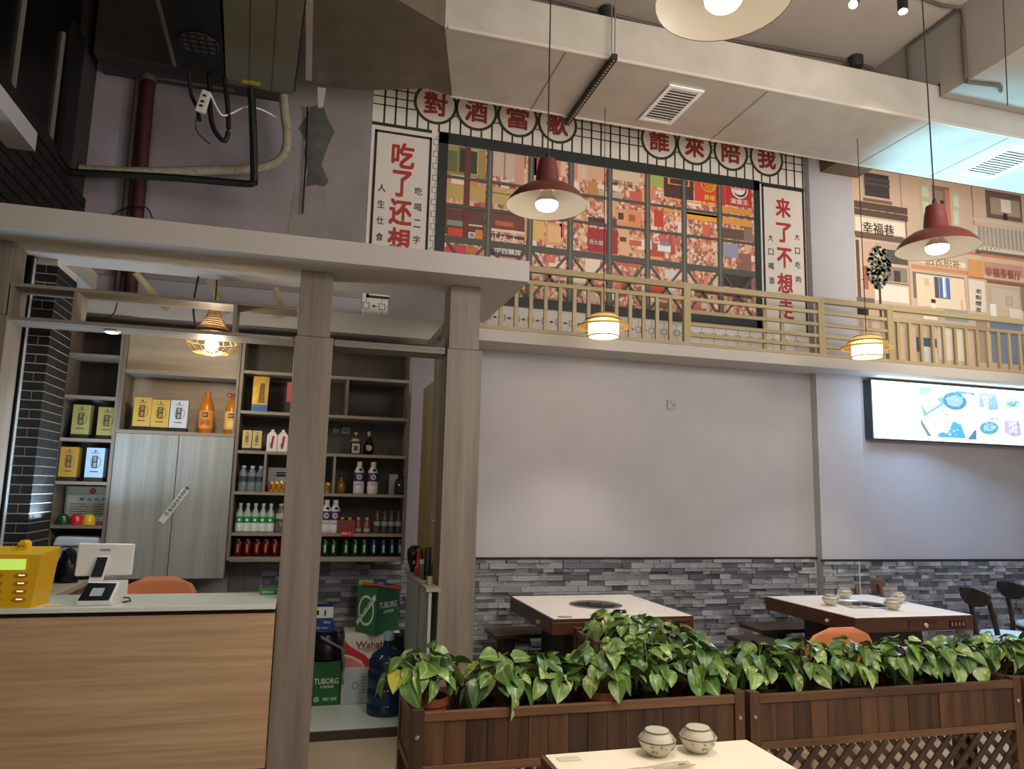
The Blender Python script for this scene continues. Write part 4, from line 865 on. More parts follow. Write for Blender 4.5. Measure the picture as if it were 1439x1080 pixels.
# brown bottles
t = bottle('sauce_bottle', 499.5, 630, 1.718, [(.034,0),(.036,.006),(.036,.07),(.033,.09),(.016,.115),(.013,.125),(.013,.14)], mat('#2C1A10', .2), 'squat dark liquor bottle with a pale square label', grp=None, parts=(('cap', [(.014,.138),(.014,.155)], mat('#B59A5A', .4)), ('shoulder_label', [(.0345,.09),(.022,.112)], mat('#A39A78', .5))))
obj('label', B().box(-.027,.027,-.0385,-.034,.008,.075), mat('#A9A496', .5), t, world=False); obj('label_panel', B().box(-.014,.014,-.0395,-.0386,.025,.06), mat('#4A3F36', .5), t, world=False)
t = bottle('round_bottle', 518, 630, 1.718, [(.028,0),(.036,.02),(.038,.05),(.032,.08),(.014,.105),(.012,.14)], mat('#1A0F0A', .15), 'round shouldered dark liquor bottle with an oval label', grp=None, parts=(('cap', [(.0135,.135),(.0135,.165)], mat('#8E8670', .4)),))
obj('label', B().lathe([(0,-.001),(.02,0)], 14, (0,-.0385,.048), Matrix.Rotation(PI/2, 3, 'X'), cap=False), mat('#B39A68', .5), t, world=False)
# row 1.446
CLR = mat('#C9D6DC', .08, trans=.75, key='clr')
for i, px in enumerate((341, 353.5, 365.5)):
    bottle('water_bottle', px, 680, 1.447, [(.027,0),(.029,.006),(.029,.05),(.027,.056),(.029,.062),(.029,.1),(.026,.125),(.012,.15),(.012,.158)], CLR, 'clear water bottle, %s of a trio left of the white box' % ('left', 'middle', 'right')[i], grp='clear water bottles', parts=(('cap', [(.014,.155),(.014,.17)], mat('#B9C4CC', .4)), ('sleeve', [(.0296,.065),(.0296,.1)], mat('#39434C', .4))), n=14)
t = thing('appliance_box', (onY(392,680,5.4).x, 5.41, 1.447), 'white box with a dark slot standing behind gold cans', 'box')
obj('carton', B().box(-.075,.13,-.04,.04,0,.165), mat('#A9ABA8', .5), t, world=False); obj('slot', B().box(-.02,.12,-.043,-.0402,.105,.135), DARK, t, world=False); obj('hook_row', B().box(-.05,.12,-.046,-.0432,.12,.124), STEEL, t, world=False)
def can(px, py, z, col, label, grp, h=.105, r=.031, Y=5.26, band=None, x=None):
    xx = onY(px, py, Y).x if x is None else x; t = thing('drink_can', (xx, Y, z), label, 'can', grp)
    obj('body', B().lathe([(r*.82,0),(r,.008),(r,h-.012),(r*.84,h-.002)], 16), mat(col, .3, .45), t, smooth=True, world=False)
    obj('lid', B().lathe([(r*.84,h-.002),(r*.8,h),(r*.78,h-.003),(0,h-.003)], 16, cap=False), STEEL, t, smooth=True, world=False)
    if band: obj('can_print', B().box(-.008,.006,-r-.0012,-r*.92,h*.25,h*.75), mat(band, .4), t, world=False)
    return t
for i, px in enumerate((381, 388.5, 396, 461)):
    can(px, 685, 1.447, '#C99A3C', 'gold can before the white box, %s' % ('leftmost', 'middle one', 'right one touching the pillar edge')[i] if i < 3 else 'lone gold can just right of the left pillar', 'gold cans', .072, .020, band='#7A3A22')
bottle('amber_bottle', 478, 690, 1.447, [(.022,0),(.03,.012),(.033,.04),(.026,.075),(.01,.1),(.01,.118)], mat('#A8741E', .2, trans=.3), 'small pear shaped amber bottle', parts=(('cap', [(.012,.112),(.012,.13)], DARK),))
MILKP = [(.034,0),(.038,.008),(.038,.05),(.036,.055),(.038,.06),(.038,.12),(.034,.155),(.02,.185),(.016,.2)]
def milk(px, py, z, label, grp='white milk bottles', x=None):
    t = bottle('milk_bottle', px, py, z, MILKP, mat('#CFCBCB', .35), label, 'bottle', grp, parts=(('purple_sleeve', [(.0386,.085),(.0388,.09),(.0388,.142),(.0365,.146)], mat('#4A2A5A', .4)), ('cap', [(.018,.198),(.019,.212),(.018,.222)], WH())), x=x)
    obj('label_ring', B().lathe([(.012,-.001),(.017,0)], 14, (0,-.0405,.115), Matrix.Rotation(PI/2, 3, 'X'), cap=False), WH(), t, world=False)
    b = B(); b.text('奶', (-.01,-.0405,.108), XU, ZU, .014, .014, .02); b.text('鲜奶', (-.018,-.0395,.06), XU, ZU, .012, .032, .01); obj('label_lettering', b, mat('#B8A8C0', .5), t, world=False)
    obj('label_patch', B().lathe([(0,-.001),(.012,0)], 12, (.006,-.035,.163), Matrix.Rotation(PI/2+.35, 3, 'X'), cap=False), DARK, t, world=False)
milk(503.5, 690, 1.447, 'white and purple milk bottle, left of the pair on the middle shelf'); milk(523, 690, 1.447, 'white and purple milk bottle, right of the pair on the middle shelf')
t = thing('black_box', (onY(562,690,5.27).x, 5.27, 1.447), 'black jug shaped bottle with a small white tag at the right end', 'bottle')
obj('body', B().prism([(-.038,-.03,0),(.038,-.03,0),(.04,-.03,.09),(.026,-.03,.118),(-.016,-.03,.122),(-.036,-.03,.095)], (0,.06,0)), mat('#0C0B0B', .3), t, world=False, bev=.008); obj('cap', B().lathe([(.016,.12),(.016,.14)], 12), DARK, t, world=False); obj('tag', B().box(-.018,-.006,-.032,-.0302,.062,.074), WH(), t, world=False)
obj('paper_sheet', B().box(onY(546,690,5.33).x, onY(558,690,5.33).x, 5.33, 5.334, 1.447, 1.588), mat('#B4B4AE', .6), label='white card standing upright beside the black jug bottle', cat='card')
# row 1.178
for i, px in enumerate((335.5, 346.3, 357.2, 368, 378.8)):
    t = bottle('soju_bottle', px, 745, 1.179, [(.024,0),(.027,.005),(.027,.1),(.023,.125),(.011,.15),(.010,.18)], mat('#B9C9BE', .2, trans=.3), 'white bottle with a green label, %s in the row of five' % ORD[i], grp='green labelled bottles', parts=(('lower_label', [(.0274,.008),(.0276,.02),(.0276,.055),(.0274,.06)], mat('#CFD6CC', .5)), ('green_label', [(.0276,.062),(.0278,.07),(.0278,.096),(.0274,.102)], mat('#1F8A48', .4)), ('cap', [(.0115,.172),(.0115,.19)], mat('#C4CCC8', .4))), n=14)
    obj('label_print', B().lathe([(0,-.001),(.009,0)], 10, (0,-.0282,.08), Matrix.Rotation(PI/2, 3, 'X'), cap=False).box(-.008,.004,-.0284,-.0274,.03,.05), mat('#DDE6DC', .5), t, world=False)
bottle('patterned_bottle', 393, 745, 1.179, [(.03,0),(.032,.006),(.032,.06),(.026,.07),(.032,.085),(.03,.13),(.014,.165),(.014,.18)], mat('#6E6A60', .2, trans=.3, noise=.5, nscale=60), 'dull clear waisted bottle with a pale triangular label', parts=(('cap', [(.016,.176),(.016,.19)], mat('#C6C0B0', .4)), ('label', [(.0322,.09),(.0312,.125)], mat('#A9A698', .5))), n=14)
milk(457, 745, 1.179, 'white milk bottle half hidden by the right edge of the left pillar'); milk(469.5, 745, 1.179, 'white and purple milk bottle beside the small red box tray')
t = thing('tray_box', (onY(486,745,5.25).x, 5.25, 1.179), 'small red see through tray with a hanging price tag', 'tray')
obj('tray', B().box(-.058,.058,-.03,-.026,0,.085).box(-.058,-.054,-.026,.03,0,.085).box(.054,.058,-.026,.03,0,.085).box(-.054,.054,-.026,.03,0,.004), mat('#8E3A34', .3, trans=.3), t, world=False)
obj('price_tag', B().box(-.035,.05,-.056,-.053,-.02,.016), mat('#B8242A', .5), t, world=False); b = B(); b.text('惊喜 价', (-.03,-.0575,-.008), XU, ZU, .014, .06, .02); obj('tag_lettering', b, mat('#EADDD2', .5), t, world=False)
for i, px in enumerate((480, 491, 503, 515)):
    bottle('red_drink_bottle', px, 745, 1.179, [(.021,0),(.023,.005),(.023,.055),(.012,.08),(.011,.095)], mat('#A85A44', .25, trans=.3), 'small reddish drink bottle, %s' % ('left one inside the red tray','right one inside the red tray','just right of the red tray','second one right of the red tray')[i], grp='small red bottles', Y=5.265 if i < 2 else 5.27, parts=(('cap', [(.0125,.09),(.0125,.105)], mat('#C9A24A', .4)), ('label', [(.0234,.01),(.0234,.03)], mat('#B9A89A', .5))), n=12)
for i, px in enumerate((529.5, 540, 549.5, 559.5)):
    bottle('glass_bottle', px, 745, 1.179, [(.022,0),(.024,.005),(.024,.08),(.020,.105),(.011,.13),(.011,.145)], mat('#6F7770', .1, trans=.7), 'clear glass drink bottle, %s of four at the right end' % ORD[i], grp='clear glass bottles', parts=(('cap', [(.0125,.14),(.0125,.152)], mat('#55524C', .4)), ('label', [(.0243,.05),(.0243,.08)], mat('#8F918A', .5))), n=12)
# row 1.02 cans
for i, px in enumerate((334, 347, 360.5, 373, 385.5, 397)): can(px, 780, 1.022, '#551210', 'dark red can, %s from the left on the bottom shelf' % ORD[i], 'red cans', band='#B8623A')
for i, px in enumerate((456, 468, 485.5, 498.5, 511)): can(px, 780, 1.022, '#123C1C', 'green can, %s from the pillar on the bottom shelf' % ORD[i], 'green cans', band='#9DBFA0')
for i, px in enumerate((524.5, 538, 550, 561)): can(px, 780, 1.022, '#182A3C', 'dark blue can, %s in the row at the bottom right' % ORD[i], 'blue cans', band='#9FB4C4')
# ---- counter top things
ys = thing('power_bank_station', (-1.31, 4.17, .892), 'yellow power bank rental station with a lit green screen on the counter', 'power bank station', None, -.03)
YEL = mat('#D9A912', .4)
obj('housing', B().prism([(-.16,-.095,0),(.115,-.095,0),(.135,.09,0),(-.16,.09,0)], (0,0,.0001)).add([(-.16,-.095,0),(.10,-.095,0),(.118,.09,0),(-.16,.09,0),(-.16,-.10,.245),(.125,-.10,.245),(.145,.09,.27),(-.16,.09,.27)], [(0,1,5,4),(1,2,6,5),(2,3,7,6),(3,0,4,7),(4,5,6,7),(3,2,1,0)]), YEL, ys, world=False, bev=.008)
obj('top_knob', B().prism([(-.025,0,.25),(.03,0,.25),(.026,0,.29),(.014,0,.305),(-.008,0,.305),(-.02,0,.29)], (0,.06,0)), YEL, ys, world=False, bev=.006); b = B(); b.text('街电', (-.016,-.001,.272), XU, ZU, .011, .03, .02); obj('knob_lettering', b, mat('#8A6A08', .5), ys, world=False)
obj('screen', B().box(-.15,.062,-.1045,-.1005,.175,.225), mat('#B9DA5C', .4, emit=.5), ys, world=False)
b = B(); b2 = B()
for r in range(4):
    for cx in (-.055, .05):
        z = .15-r*.037; pts = [(cx+.03*math.cos(t), -.104+r*.0004, z+.010*math.sin(t)) for t in [i*PI/8 for i in range(16)]]
        obj('slot', B().prism(pts[::-1], (0,.012,0)), mat('#B07808', .5), ys, world=False); b2.box(cx-.012, cx+.014, -.1055, -.104, z-.002, z+.003)
obj('slot_light', b2, mat('#FFF4D8', .4, emit=.6), ys, world=False, kind='stuff')
po_ = thing('payment_terminal', (-.955, 4.2, .892), 'white payment terminal with its screen turned away and a black front display', 'payment terminal')
WT = mat('#D8D6D3', .35)
obj('screen_back', B().prism([(-.125,.02,.125),(.137,.02,.13),(.137,.035,.285),(-.125,.035,.288)], (0,.018,0)), WT, po_, world=False, bev=.008, segs=3)
obj('arm', B().prism([(-.055,-.02,.095),(.012,-.02,.095),(.03,.018,.225),(-.03,.018,.225)], (0,.02,.0)), WT, po_, world=False, bev=.005)
obj('arm_panel', B().prism([(-.041,-.0215,.128),(.010,-.0215,.128),(.021,.0125,.22),(-.026,.0125,.22)], (0,.002,0)), mat('#11151C', .3), po_, world=False)
obj('base', B().add([(-.07,-.11,0),(.09,-.11,0),(.12,.06,0),(-.06,.06,0),(-.07,-.115,.02),(.08,-.115,.02),(.095,-.03,.10),(-.045,-.03,.105),(.12,.05,.105),(-.03,.05,.105)], [(3,2,1,0),(0,1,5,4),(4,5,6,7),(7,6,8,9),(1,2,8,6,5),(2,3,9,8),(3,0,4,7,9)]), WT, po_, world=False, bev=.004)
obj('display_glass', B().prism([(-.062,-.1125,.026),(.072,-.1125,.026),(.085,-.037,.095),(-.044,-.037,.098)], (0,-.003,.003)), mat('#0D1014', .15), po_, world=False)
obj('code_card', B().prism([(-.020,-.0985,.043),(.035,-.0985,.043),(.040,-.0645,.076),(-.014,-.0645,.076)], (0,-.003,.003)), mat('#9AA09C', .5), po_, world=False)
b = B(); b.text('POS', (-.015,.024,.25), XU, ZU, .011, .045, .03); 
for v_ in range(len(b.v)): b.v[v_] = (b.v[v_][0], .026+(b.v[v_][2]-.25)*.1+.0015, b.v[v_][2])
obj('maker_mark', B().box(-.02,.026,.0285,.0305,.250,.260), mat('#8E8C8A', .5), po_, world=False)
obj('cable', B().tube([Vector(p) for p in ((.11,.02,.02),(.14,.0,.02),(.15,-.01,.008),(.12,-.04,.004))], .004, 6), DARK, po_, world=False)
obj('card', B().box(-1.165,-1.09,4.085,4.145,.893,.896), mat('#CFC98C', .6), label='small yellowish card lying on the counter left of the payment terminal', cat='card')
bg = thing('handbag', (-1.325, 5.04, .889), 'black shiny handbag slumped on the return desk', 'bag')
b = B(); rr = random.Random(4)
b.lathe([(.02,0),(.06,.005),(.066,.06),(.058,.12),(.03,.18),(.004,.2)], 14, (0,0,0), Matrix.Diagonal((1.0,.8,1)).to_3x3())
b.v = [(x+rr.uniform(-.006,.006), y+rr.uniform(-.006,.006), z+(rr.uniform(-.006,.006) if z > 0.02 else 0)) for x, y, z in b.v]
obj('bag_body', b, mat('#100F10', .25), bg, world=False, smooth=True); obj('bag_handle', B().tube([Vector(p) for p in ((-.03,-.05,.12),(-.02,-.06,.19),(.02,-.06,.19),(.035,-.05,.11))], .006, 6), BLACK, bg, world=False)
obj('crumpled_paper', B().lathe([(.012,0),(.04,.006),(.034,.04),(.02,.055),(.006,.06)], 7, (-1.345, 4.58, .889)), mat('#B9BCC6', .5), label='crumpled pale plastic wrap behind the yellow station', cat='wrapper')
xx = XR(370,391,831,5.2)
gb = thing('tissue_box', (-.155, 4.42, .892), 'small green box at the counter end by the pillar', 'box')
obj('carton', B().box(-.045,.045,-.03,.03,0,.03), mat('#3E8A4A', .5), gb, world=False, bev=.002); obj('print', B().box(-.03,.03,-.0315,-.0302,.008,.022), mat('#9FC89A', .5), gb, world=False)
# ---- shell chairs
def shell_chair(loc, label, rz=0):
    t = thing('shell_chair', loc, label, 'chair', 'orange shell chairs', rz)
    OC = mat('#D68255', .45); n = 14; vs = []; fs = []
    for j in range(9):
        v = j/8
        for i in range(n):
            a = (i/(n-1)-.5)*2
            wv = .225*math.sqrt(1-(max(0, v-.4)/.62)**4)
            vs.append((a*wv, .17-.05*a*a*(1-v)+.03*v, .44+v*.33))
    for j in range(8):
        for i in range(n-1): fs.append((j*n+i, j*n+i+1, (j+1)*n+i+1, (j+1)*n+i))
    o = obj('backrest', B().add(vs, fs), OC, t, smooth=True, world=False); md = o.modifiers.new('t', 'SOLIDIFY'); md.thickness = .012
    obj('seat', B().prism([(.235*math.cos(a)*(.98), .2*math.sin(a)-.02, .425) for a in [i*PI/10 for i in range(20)]], (0,0,.022)), OC, t, world=False, bev=.008)
    for sx in (-1, 1):
        for sy in (-1, 1): obj('leg', B().cyl((sx*.12, sy*.1-.02, .425), (sx*.2, sy*.18-.02, 0), .014, 8, .010), mat('#B08A5C', .5), t, world=False)
    return t
sh1 = sh0 = shell_chair((-.83, 4.98, .066), 'orange shell chair tucked behind the bar counter')
# ---- goods on the bar floor
def tub(par, h, flip=1): pass
def crate(name, loc, sz, col, label, rz=0):
    t = thing(name, loc, label, 'carton', None, rz); w_, d_, h_ = sz
    obj('carton', B().box(-w_/2, w_/2, -d_/2, d_/2, 0, h_), mat(col, .6, noise=.05), t, world=False, bev=.003); return t
GRN = '#1F5A2A'
t = crate('beer_carton', (.165, 5.34, .066), (.30, .26, .275), GRN, 'green beer carton on the bar floor under the black sack')
b = B(); b.text('TUBORG', (-.02,-.1315,.135), XU, ZU, .036, .155, .02); b.text('乐堡啤酒', (.02,-.1315,.108), XU, ZU, .018, .085, .02); obj('carton_lettering', b, mat('#CFD8C4', .6), t, world=False)
obj('carton_emblem', B().lathe([(0,-.0006),(.018,0)], 16, (.0,-.1312,.04), Matrix.Rotation(PI/2, 3, 'X'), cap=False).box(.04,.08,-.1314,-.1302,.03,.05).box(.09,.13,-.1314,-.1302,.03,.05), mat('#7FB07A', .6), t, world=False)
t = crate('water_carton', (.47, 5.335, .066), (.30, .27, .223), '#A9B2B0', 'plain pale grey carton under the red and white one')
b = B().tube([Vector((-.06+.02*math.cos(a*PI/9),-.1365,.12+.02*math.sin(a*PI/9))) for a in range(18)], .002, 4, True)
for k in range(6): b.box(-.02,.10,-.1365,-.1355,.17-k*.02,.174-k*.02)
obj('carton_print', b, mat('#6A7472', .6), t, world=False)
t = crate('water_carton', (.512, 5.335, .2895), (.37, .27, .228), '#CFC6BE', 'white carton with a red wave and red brand lettering')
y = -.1366
b = B(); wv = [(-.184,.03),(-.15,.03),(-.1,.025),(-.03,.012),(-.03,.045),(-.09,.105),(-.14,.135),(-.184,.165)]
obj('red_wave', B().prism([(px_, y, pz_) for px_, pz_ in [(-.184,.10),(-.13,.085),(-.07,.055),(-.04,.014),(.005,.014),(-.005,.05),(-.05,.09),(-.11,.125),(-.15,.15),(-.184,.185)]], (0,.001,0)), mat('#B3262C', .5), t, world=False)
obj('pink_wave', B().prism([(px_, y, pz_) for px_, pz_ in [(-.184,.014),(-.05,.014),(-.08,.04),(-.13,.07),(-.184,.085)]], (0,.001,0)), mat('#C9776E', .5), t, world=False)
b = B(); b.text('Wahaha', (-.11, y, .135), XU, ZU, .042, .22, .03); b.text('PURIFIED WATER', (-.06, y, .11), XU, ZU, .010, .12, .01); b.box(-.1,.11, y, y+.001, .126,.13); obj('carton_lettering', b, mat('#7A2A2A', .6), t, world=False)
# turned carton on top
t = crate('beer_carton', (.545, 5.275, .5185), (.235, .18, .305), '#1A4A24', 'green beer carton standing cornerwise on the red and white carton', math.radians(42))
b = B(); b.text('TUBORG', (-.09,-.0915,.165), XU, ZU, .04, .175, .02); b.text('乐堡啤酒', (-.045,-.0915,.13), XU, ZU, .022, .10, .02); obj('carton_lettering', b, mat('#B9C8B4', .6), t, world=False)
b = B(); n = 28; x_ = -.1180
for i in range(n):
    t0, t1 = 2*PI*i/n, 2*PI*(i+1)/n; b.poly([(x_, .075*k_*math.cos(tt)*.95, .15+.1*k_*math.sin(tt)) for k_, tt in ((.84, t0), (1, t0), (1, t1), (.84, t1))])
b.poly([(x_-.0004, py_, pz_) for py_, pz_ in ((.075,.045),(.088,.075),(-.072,.262),(-.086,.232))]); obj('oval_emblem', b, mat('#C4D0C0', .6), t, world=False)
b = B(); d_ = Vector((0,-.16,.187)).normalized(); b.text('TUBORG', Vector((x_-.001,.072,.066)), d_, Vector((0,.187,.16)).normalized()*1, .022, .2, .02); obj('carton_lettering', b, mat('#1E3A22', .6), t, world=False)
obj('pale_side', B().box(-.1178,-.1176,-.088,.088,.004,.301), mat('#35663A', .6), t, world=False)  # lighter green sheet over the side that carries the oval emblem
t = crate('snack_box', (.455, 5.30, .8245), (.10, .07, .036), '#7FB04A', 'light green box lying on the cornerwise beer carton'); 
t2_ = crate('snack_box', (.548, 5.30, .8245), (.08, .07, .03), '#26408A', 'blue box lying right of the light green one'); b = B(); b.text('MILK', (-.01,-.0355,.008), XU, ZU, .01, .035, .02); obj('box_lettering', b, mat('#C9D2E4', .6), t2_, world=False)
obj('umbrella', B().cyl((.42,5.2,.845), (.66,5.14,.822), .012, 8, .007).cyl((.58,5.16,.83), (.68,5.135,.82), .007, 8, .018), mat('#A8321E', .5), label='folded red umbrella lying across the beer carton', cat='umbrella')
t = crate('milk_carton', (.165, 5.31, .525), (.155, .16, .165), '#1B3A78', 'blue milk carton with a white lid panel by the pillar edge')
obj('lid_panel', B().box(-.0785,.0785,-.0815,-.0802,.095,.166), mat('#CCD2D2', .6), t, world=False); obj('hand_holes', B().box(-.03,-.015,-.083,-.0816,.115,.145).box(.02,.03,-.083,-.0816,.11,.145), DARK, t, world=False)
b = B(); b.text('MILK', (.02,-.082,.06), XU, ZU, .014, .045, .03); b.text('纯牛奶 250ml', (-.06,-.082,.025), XU, ZU, .014, .11, .02); obj('carton_lettering', b, mat('#C9D4E8', .6), t, world=False)
sk = thing('black_sack', (.20, 5.27, .342), 'slumped black bag between the milk carton and the green carton', 'bag')
b = B(); rr = random.Random(9); b.lathe([(.06,0),(.115,.02),(.12,.08),(.10,.13),(.08,.17),(.07,.182)], 16, (0,0,0), Matrix.Diagonal((1,.85,1)).to_3x3()); b.v = [(x+rr.uniform(-.01,.01), y+rr.uniform(-.01,.01), z) for x, y, z in b.v]
obj('bag_body', b, mat('#0E0C0A', .35), sk, world=False, smooth=True); obj('strap', B().tube([Vector(p) for p in ((-.03,-.11,.17),(.04,-.12,.13),(.11,-.10,.09),(.13,-.09,-.02),(.128,-.09,-.14))], .009, 6), mat('#6E6C66', .5), sk, world=False)
jg = thing('water_jug', (.595, 4.99, .066), 'big dark blue refill water jug on the bar platform', 'water jug')
obj('jug', B().lathe([(.11,0),(.125,.012),(.126,.06),(.12,.07),(.126,.08),(.126,.155),(.12,.165),(.126,.175),(.126,.26),(.12,.27),(.124,.28),(.122,.32),(.10,.365),(.05,.40),(.032,.41),(.032,.455)], 28), mat('#1C3350', .12, trans=.35), jg, world=False, smooth=True)
obj('cap', B().lathe([(.035,.448),(.036,.47),(.034,.495),(.028,.5)], 20), mat('#8FA0AC', .4), jg, world=False, smooth=True); 
db = thing('dark_bin', (.70, 5.12, .066), 'black bin behind the water jug', 'bin'); obj('bin', B().lathe([(.09,0),(.10,.02),(.11,.40),(.118,.41),(.118,.44),(.10,.45)], 20), mat('#0D0E10', .5), db, world=False, smooth=True)
db.location = (.735, 5.22, .066)
# ---- ledge by the right pillar
lg = thing('side_cabinet', (.80, 4.6, 0), 'narrow pale side cabinet with a ledge top against the right pillar', 'cabinet')
obj('ledge_top', B().box(.684, .765, 4.12, 5.03, .932, .952).box(.765, .96, 4.43, 5.03, .932, .952), mat('#8F9080', .5), lg)
obj('side_panel', B().box(.70, .716, 4.50, 5.02, 0, .931), mat('#8B9189', .6), lg); obj('side_panel', B().box(.70, .716, 4.13, 4.44, 0, .931), mat('#9DA39A', .6), lg); obj('inner_panel', B().box(.73, .745, 4.441, 5.0, .066, .93), mat('#5A5F58', .6), lg)
pn = thing('wood_partition', (.80, 5.03, .953), 'weathered yellowish plank partition behind the right pillar', 'partition')
PW = wood('#7C7048', '#9C8E62', 'Z', 14, .05, .7, .05)
obj('plank', B().box(.785,.805, 4.45, 5.20, .953, 1.295), PW, pn); obj('plank', B().box(.785,.805, 4.70, 5.20, 1.30, 2.2), PW, pn); obj('post', B().box(.775,.815, 4.66, 4.699, 1.30, 2.459), GREYWOOD, pn); obj('header', B().box(.772,.815, 4.42, 5.16, 2.46, 2.51), GREYWOOD, pn)
obj('bolt', B().lathe([(.007,0),(.007,.004)], 8, (.785, 4.96, 1.16), Matrix.Rotation(-PI/2, 3, 'Y')).lathe([(.007,0),(.007,.004)], 8, (.785, 5.05, 1.19), Matrix.Rotation(-PI/2, 3, 'Y')), BLACK, pn)
L0 = .953
fb = thing('wrapped_bouquet', (.735, 4.93, L0), 'black patterned bundle with white tips at the back of the ledge', 'bouquet')
b = B(); rr = random.Random(12); b.lathe([(.025,0),(.035,.05),(.05,.1),(.045,.14),(.02,.165)], 10); b.v = [(x+rr.uniform(-.012,.012), y+rr.uniform(-.012,.012), z) for x, y, z in b.v]; obj('wrap', b, mat('#141210', .5), fb, world=False)
b = B()
for k in range(14): a = rr.random()*6.28; z = rr.uniform(.03,.14); r = .045; b.box(r*math.cos(a)-.006, r*math.cos(a)+.006, r*math.sin(a)-.006, r*math.sin(a)+.006, z, z+.02)
obj('wrap_flecks', b, mat('#A8A49C', .5), fb, world=False); obj('white_tip', B().prism([(-.03,0,.16),(-.015,0,.15),(-.0,0,.155),(-.035,0,.205)], (0,.01,0)).prism([(-.01,0,.15),(.008,0,.15),(-.02,0,.2)], (0,.01,0)), mat('#C9C6C8', .5), fb, world=False)
bottle('red_bottle', 0, 0, L0, [(.028,0),(.03,.05),(.018,.065),(.016,.15)], mat('#9A2E1A', .4), 'tall red orange bottle with a brown cap on the ledge', Y=4.70, parts=(('cap', [(.018,.148),(.018,.17)], mat('#7A5A44', .5)),), x=.728, n=14)
bottle('glass_jar', 0, 0, L0, [(.024,0),(.026,.05),(.026,.085),(.02,.09)], mat('#7F8578', .15, trans=.5), 'small jar with a pale lid on the ledge', 'jar', Y=4.55, parts=(('cap', [(.027,.088),(.027,.112),(.02,.114)], mat('#B9B7A4', .5)),), x=.735, n=14)
obj('black_canister', B().lathe([(.022,0),(.022,.19),(.018,.195)], 14, (.742, 4.46, L0)), mat('#0C0B0A', .4), smooth=True, label='slim black canister on the ledge next to the pillar', cat='canister')
obj('ledge_tin', B().lathe([(.018,0),(.018,.045),(.015,.047)], 14, (.725, 4.27, L0)), mat('#9A8F62', .4, .3), smooth=True, label='small brass coloured tin at the front of the ledge', cat='tin')
obj('ledge_papers', B().box(.692,.735,4.33,4.41,L0,L0+.008), mat('#A9A48C', .6), label='small stack of pale papers on the ledge', cat='papers')
# ================================================================== DINING
MARBLE = mat('#E2DBD4', .22, noise=.05, nscale=3, key='mb')
def hotpot_table(x0, x1, y0, y1, label, socket=True):
    cx, cy = (x0+x1)/2, (y0+y1)/2; t = thing('hotpot_table', (cx, cy, 0), label, 'table', 'hotpot tables by the wall')
    obj('stone_top', B().box(x0+.008, x1-.008, y0+.008, y1-.008, .728, .75), MARBLE, t, bev=.002)
    obj('frame', B().box(x0, x1, y0, y1, .655, .7275), REDWOOD, t, bev=.003)
    obj('frame_lip', B().box(x0, x1, y0, y0+.007, .728, .746).box(x0, x0+.007, y0+.007, y1, .728, .746).box(x1-.007, x1, y0+.007, y1, .728, .746), REDWOOD, t)
    obj('pedestal', B().box(cx-.30, cx+.30, y0+.26, y1-.22, .06, .654), mat('#24150E', .45), t, bev=.004); obj('plinth', B().box(cx-.33, cx+.33, y0+.22, y1-.18, 0, .06), mat('#1A100B', .5), t)
    c = (cx, cy, .7505)
    obj('cooker_ring', B().lathe([(.175, 0), (.178, .004), (.168, .007), (.16, .003), (.155, .001)], 40, c, cap=False), STEEL, t, smooth=True)
    obj('cooker_glass', B().lathe([(.156, .0008), (0, .0012)], 40, c, cap=False), mat('#101216', .06), t)
    obj('side_knob', B().lathe([(.012, 0), (.014, .012), (.006, .022)], 12, (x0, cy-.22, .69), Matrix.Rotation(-PI/2, 3, 'Y')), mat('#C9BBA0', .3, .7), t, smooth=True)
    d = obj('drawer', B().box(cx-.06, cx+.17, y0-.006, y0-.0005, .663, .722), REDWOOD, t, bev=.002)
    obj('drawer_knob', B().lathe([(.008, 0), (.015, .012), (.013, .022), (.004, .025)], 12, (cx+.06, y0-.006, .694), Matrix.Rotation(PI/2, 3, 'X')), mat('#D8CCB4', .3, .5), d, smooth=True)
    s = obj('socket_plate', B().box(x1-.20, x1-.075, y0-.006, y0-.0005, .672, .715), mat('#15120F', .4), t)
    b = B()
    for k in range(4): b.box(x1-.19+k*.03, x1-.176+k*.03, y0-.0075, y0-.006, .682, .706)
    obj('socket_marks', b, mat('#8F6A50', .5), s)
    return t
T1 = hotpot_table(1.465, 2.398, 4.255, 5.19, 'hotpot table left of the white column, marble top with round cooker and small card')
obj('table_card', B().box(1.52, 1.60, 4.28, 4.33, .751, .753), mat('#8A827A', .5), label='small grey card at the front left corner of the left marble table', cat='card')
T2_ = hotpot_table(3.415, 4.355, 4.035, 4.985, 'hotpot table right of the white column with stacked bowls on its marble top')
obj('table_cable', B().tube([Vector((4.19, 4.02, .672)), Vector((4.18, 3.99, .6)), Vector((4.11, 4.03, .53)), Vector((4.08, 4.08, .47))], .006, 6), DARK, label='black cable drooping from the sockets of the right marble table', cat='cable')
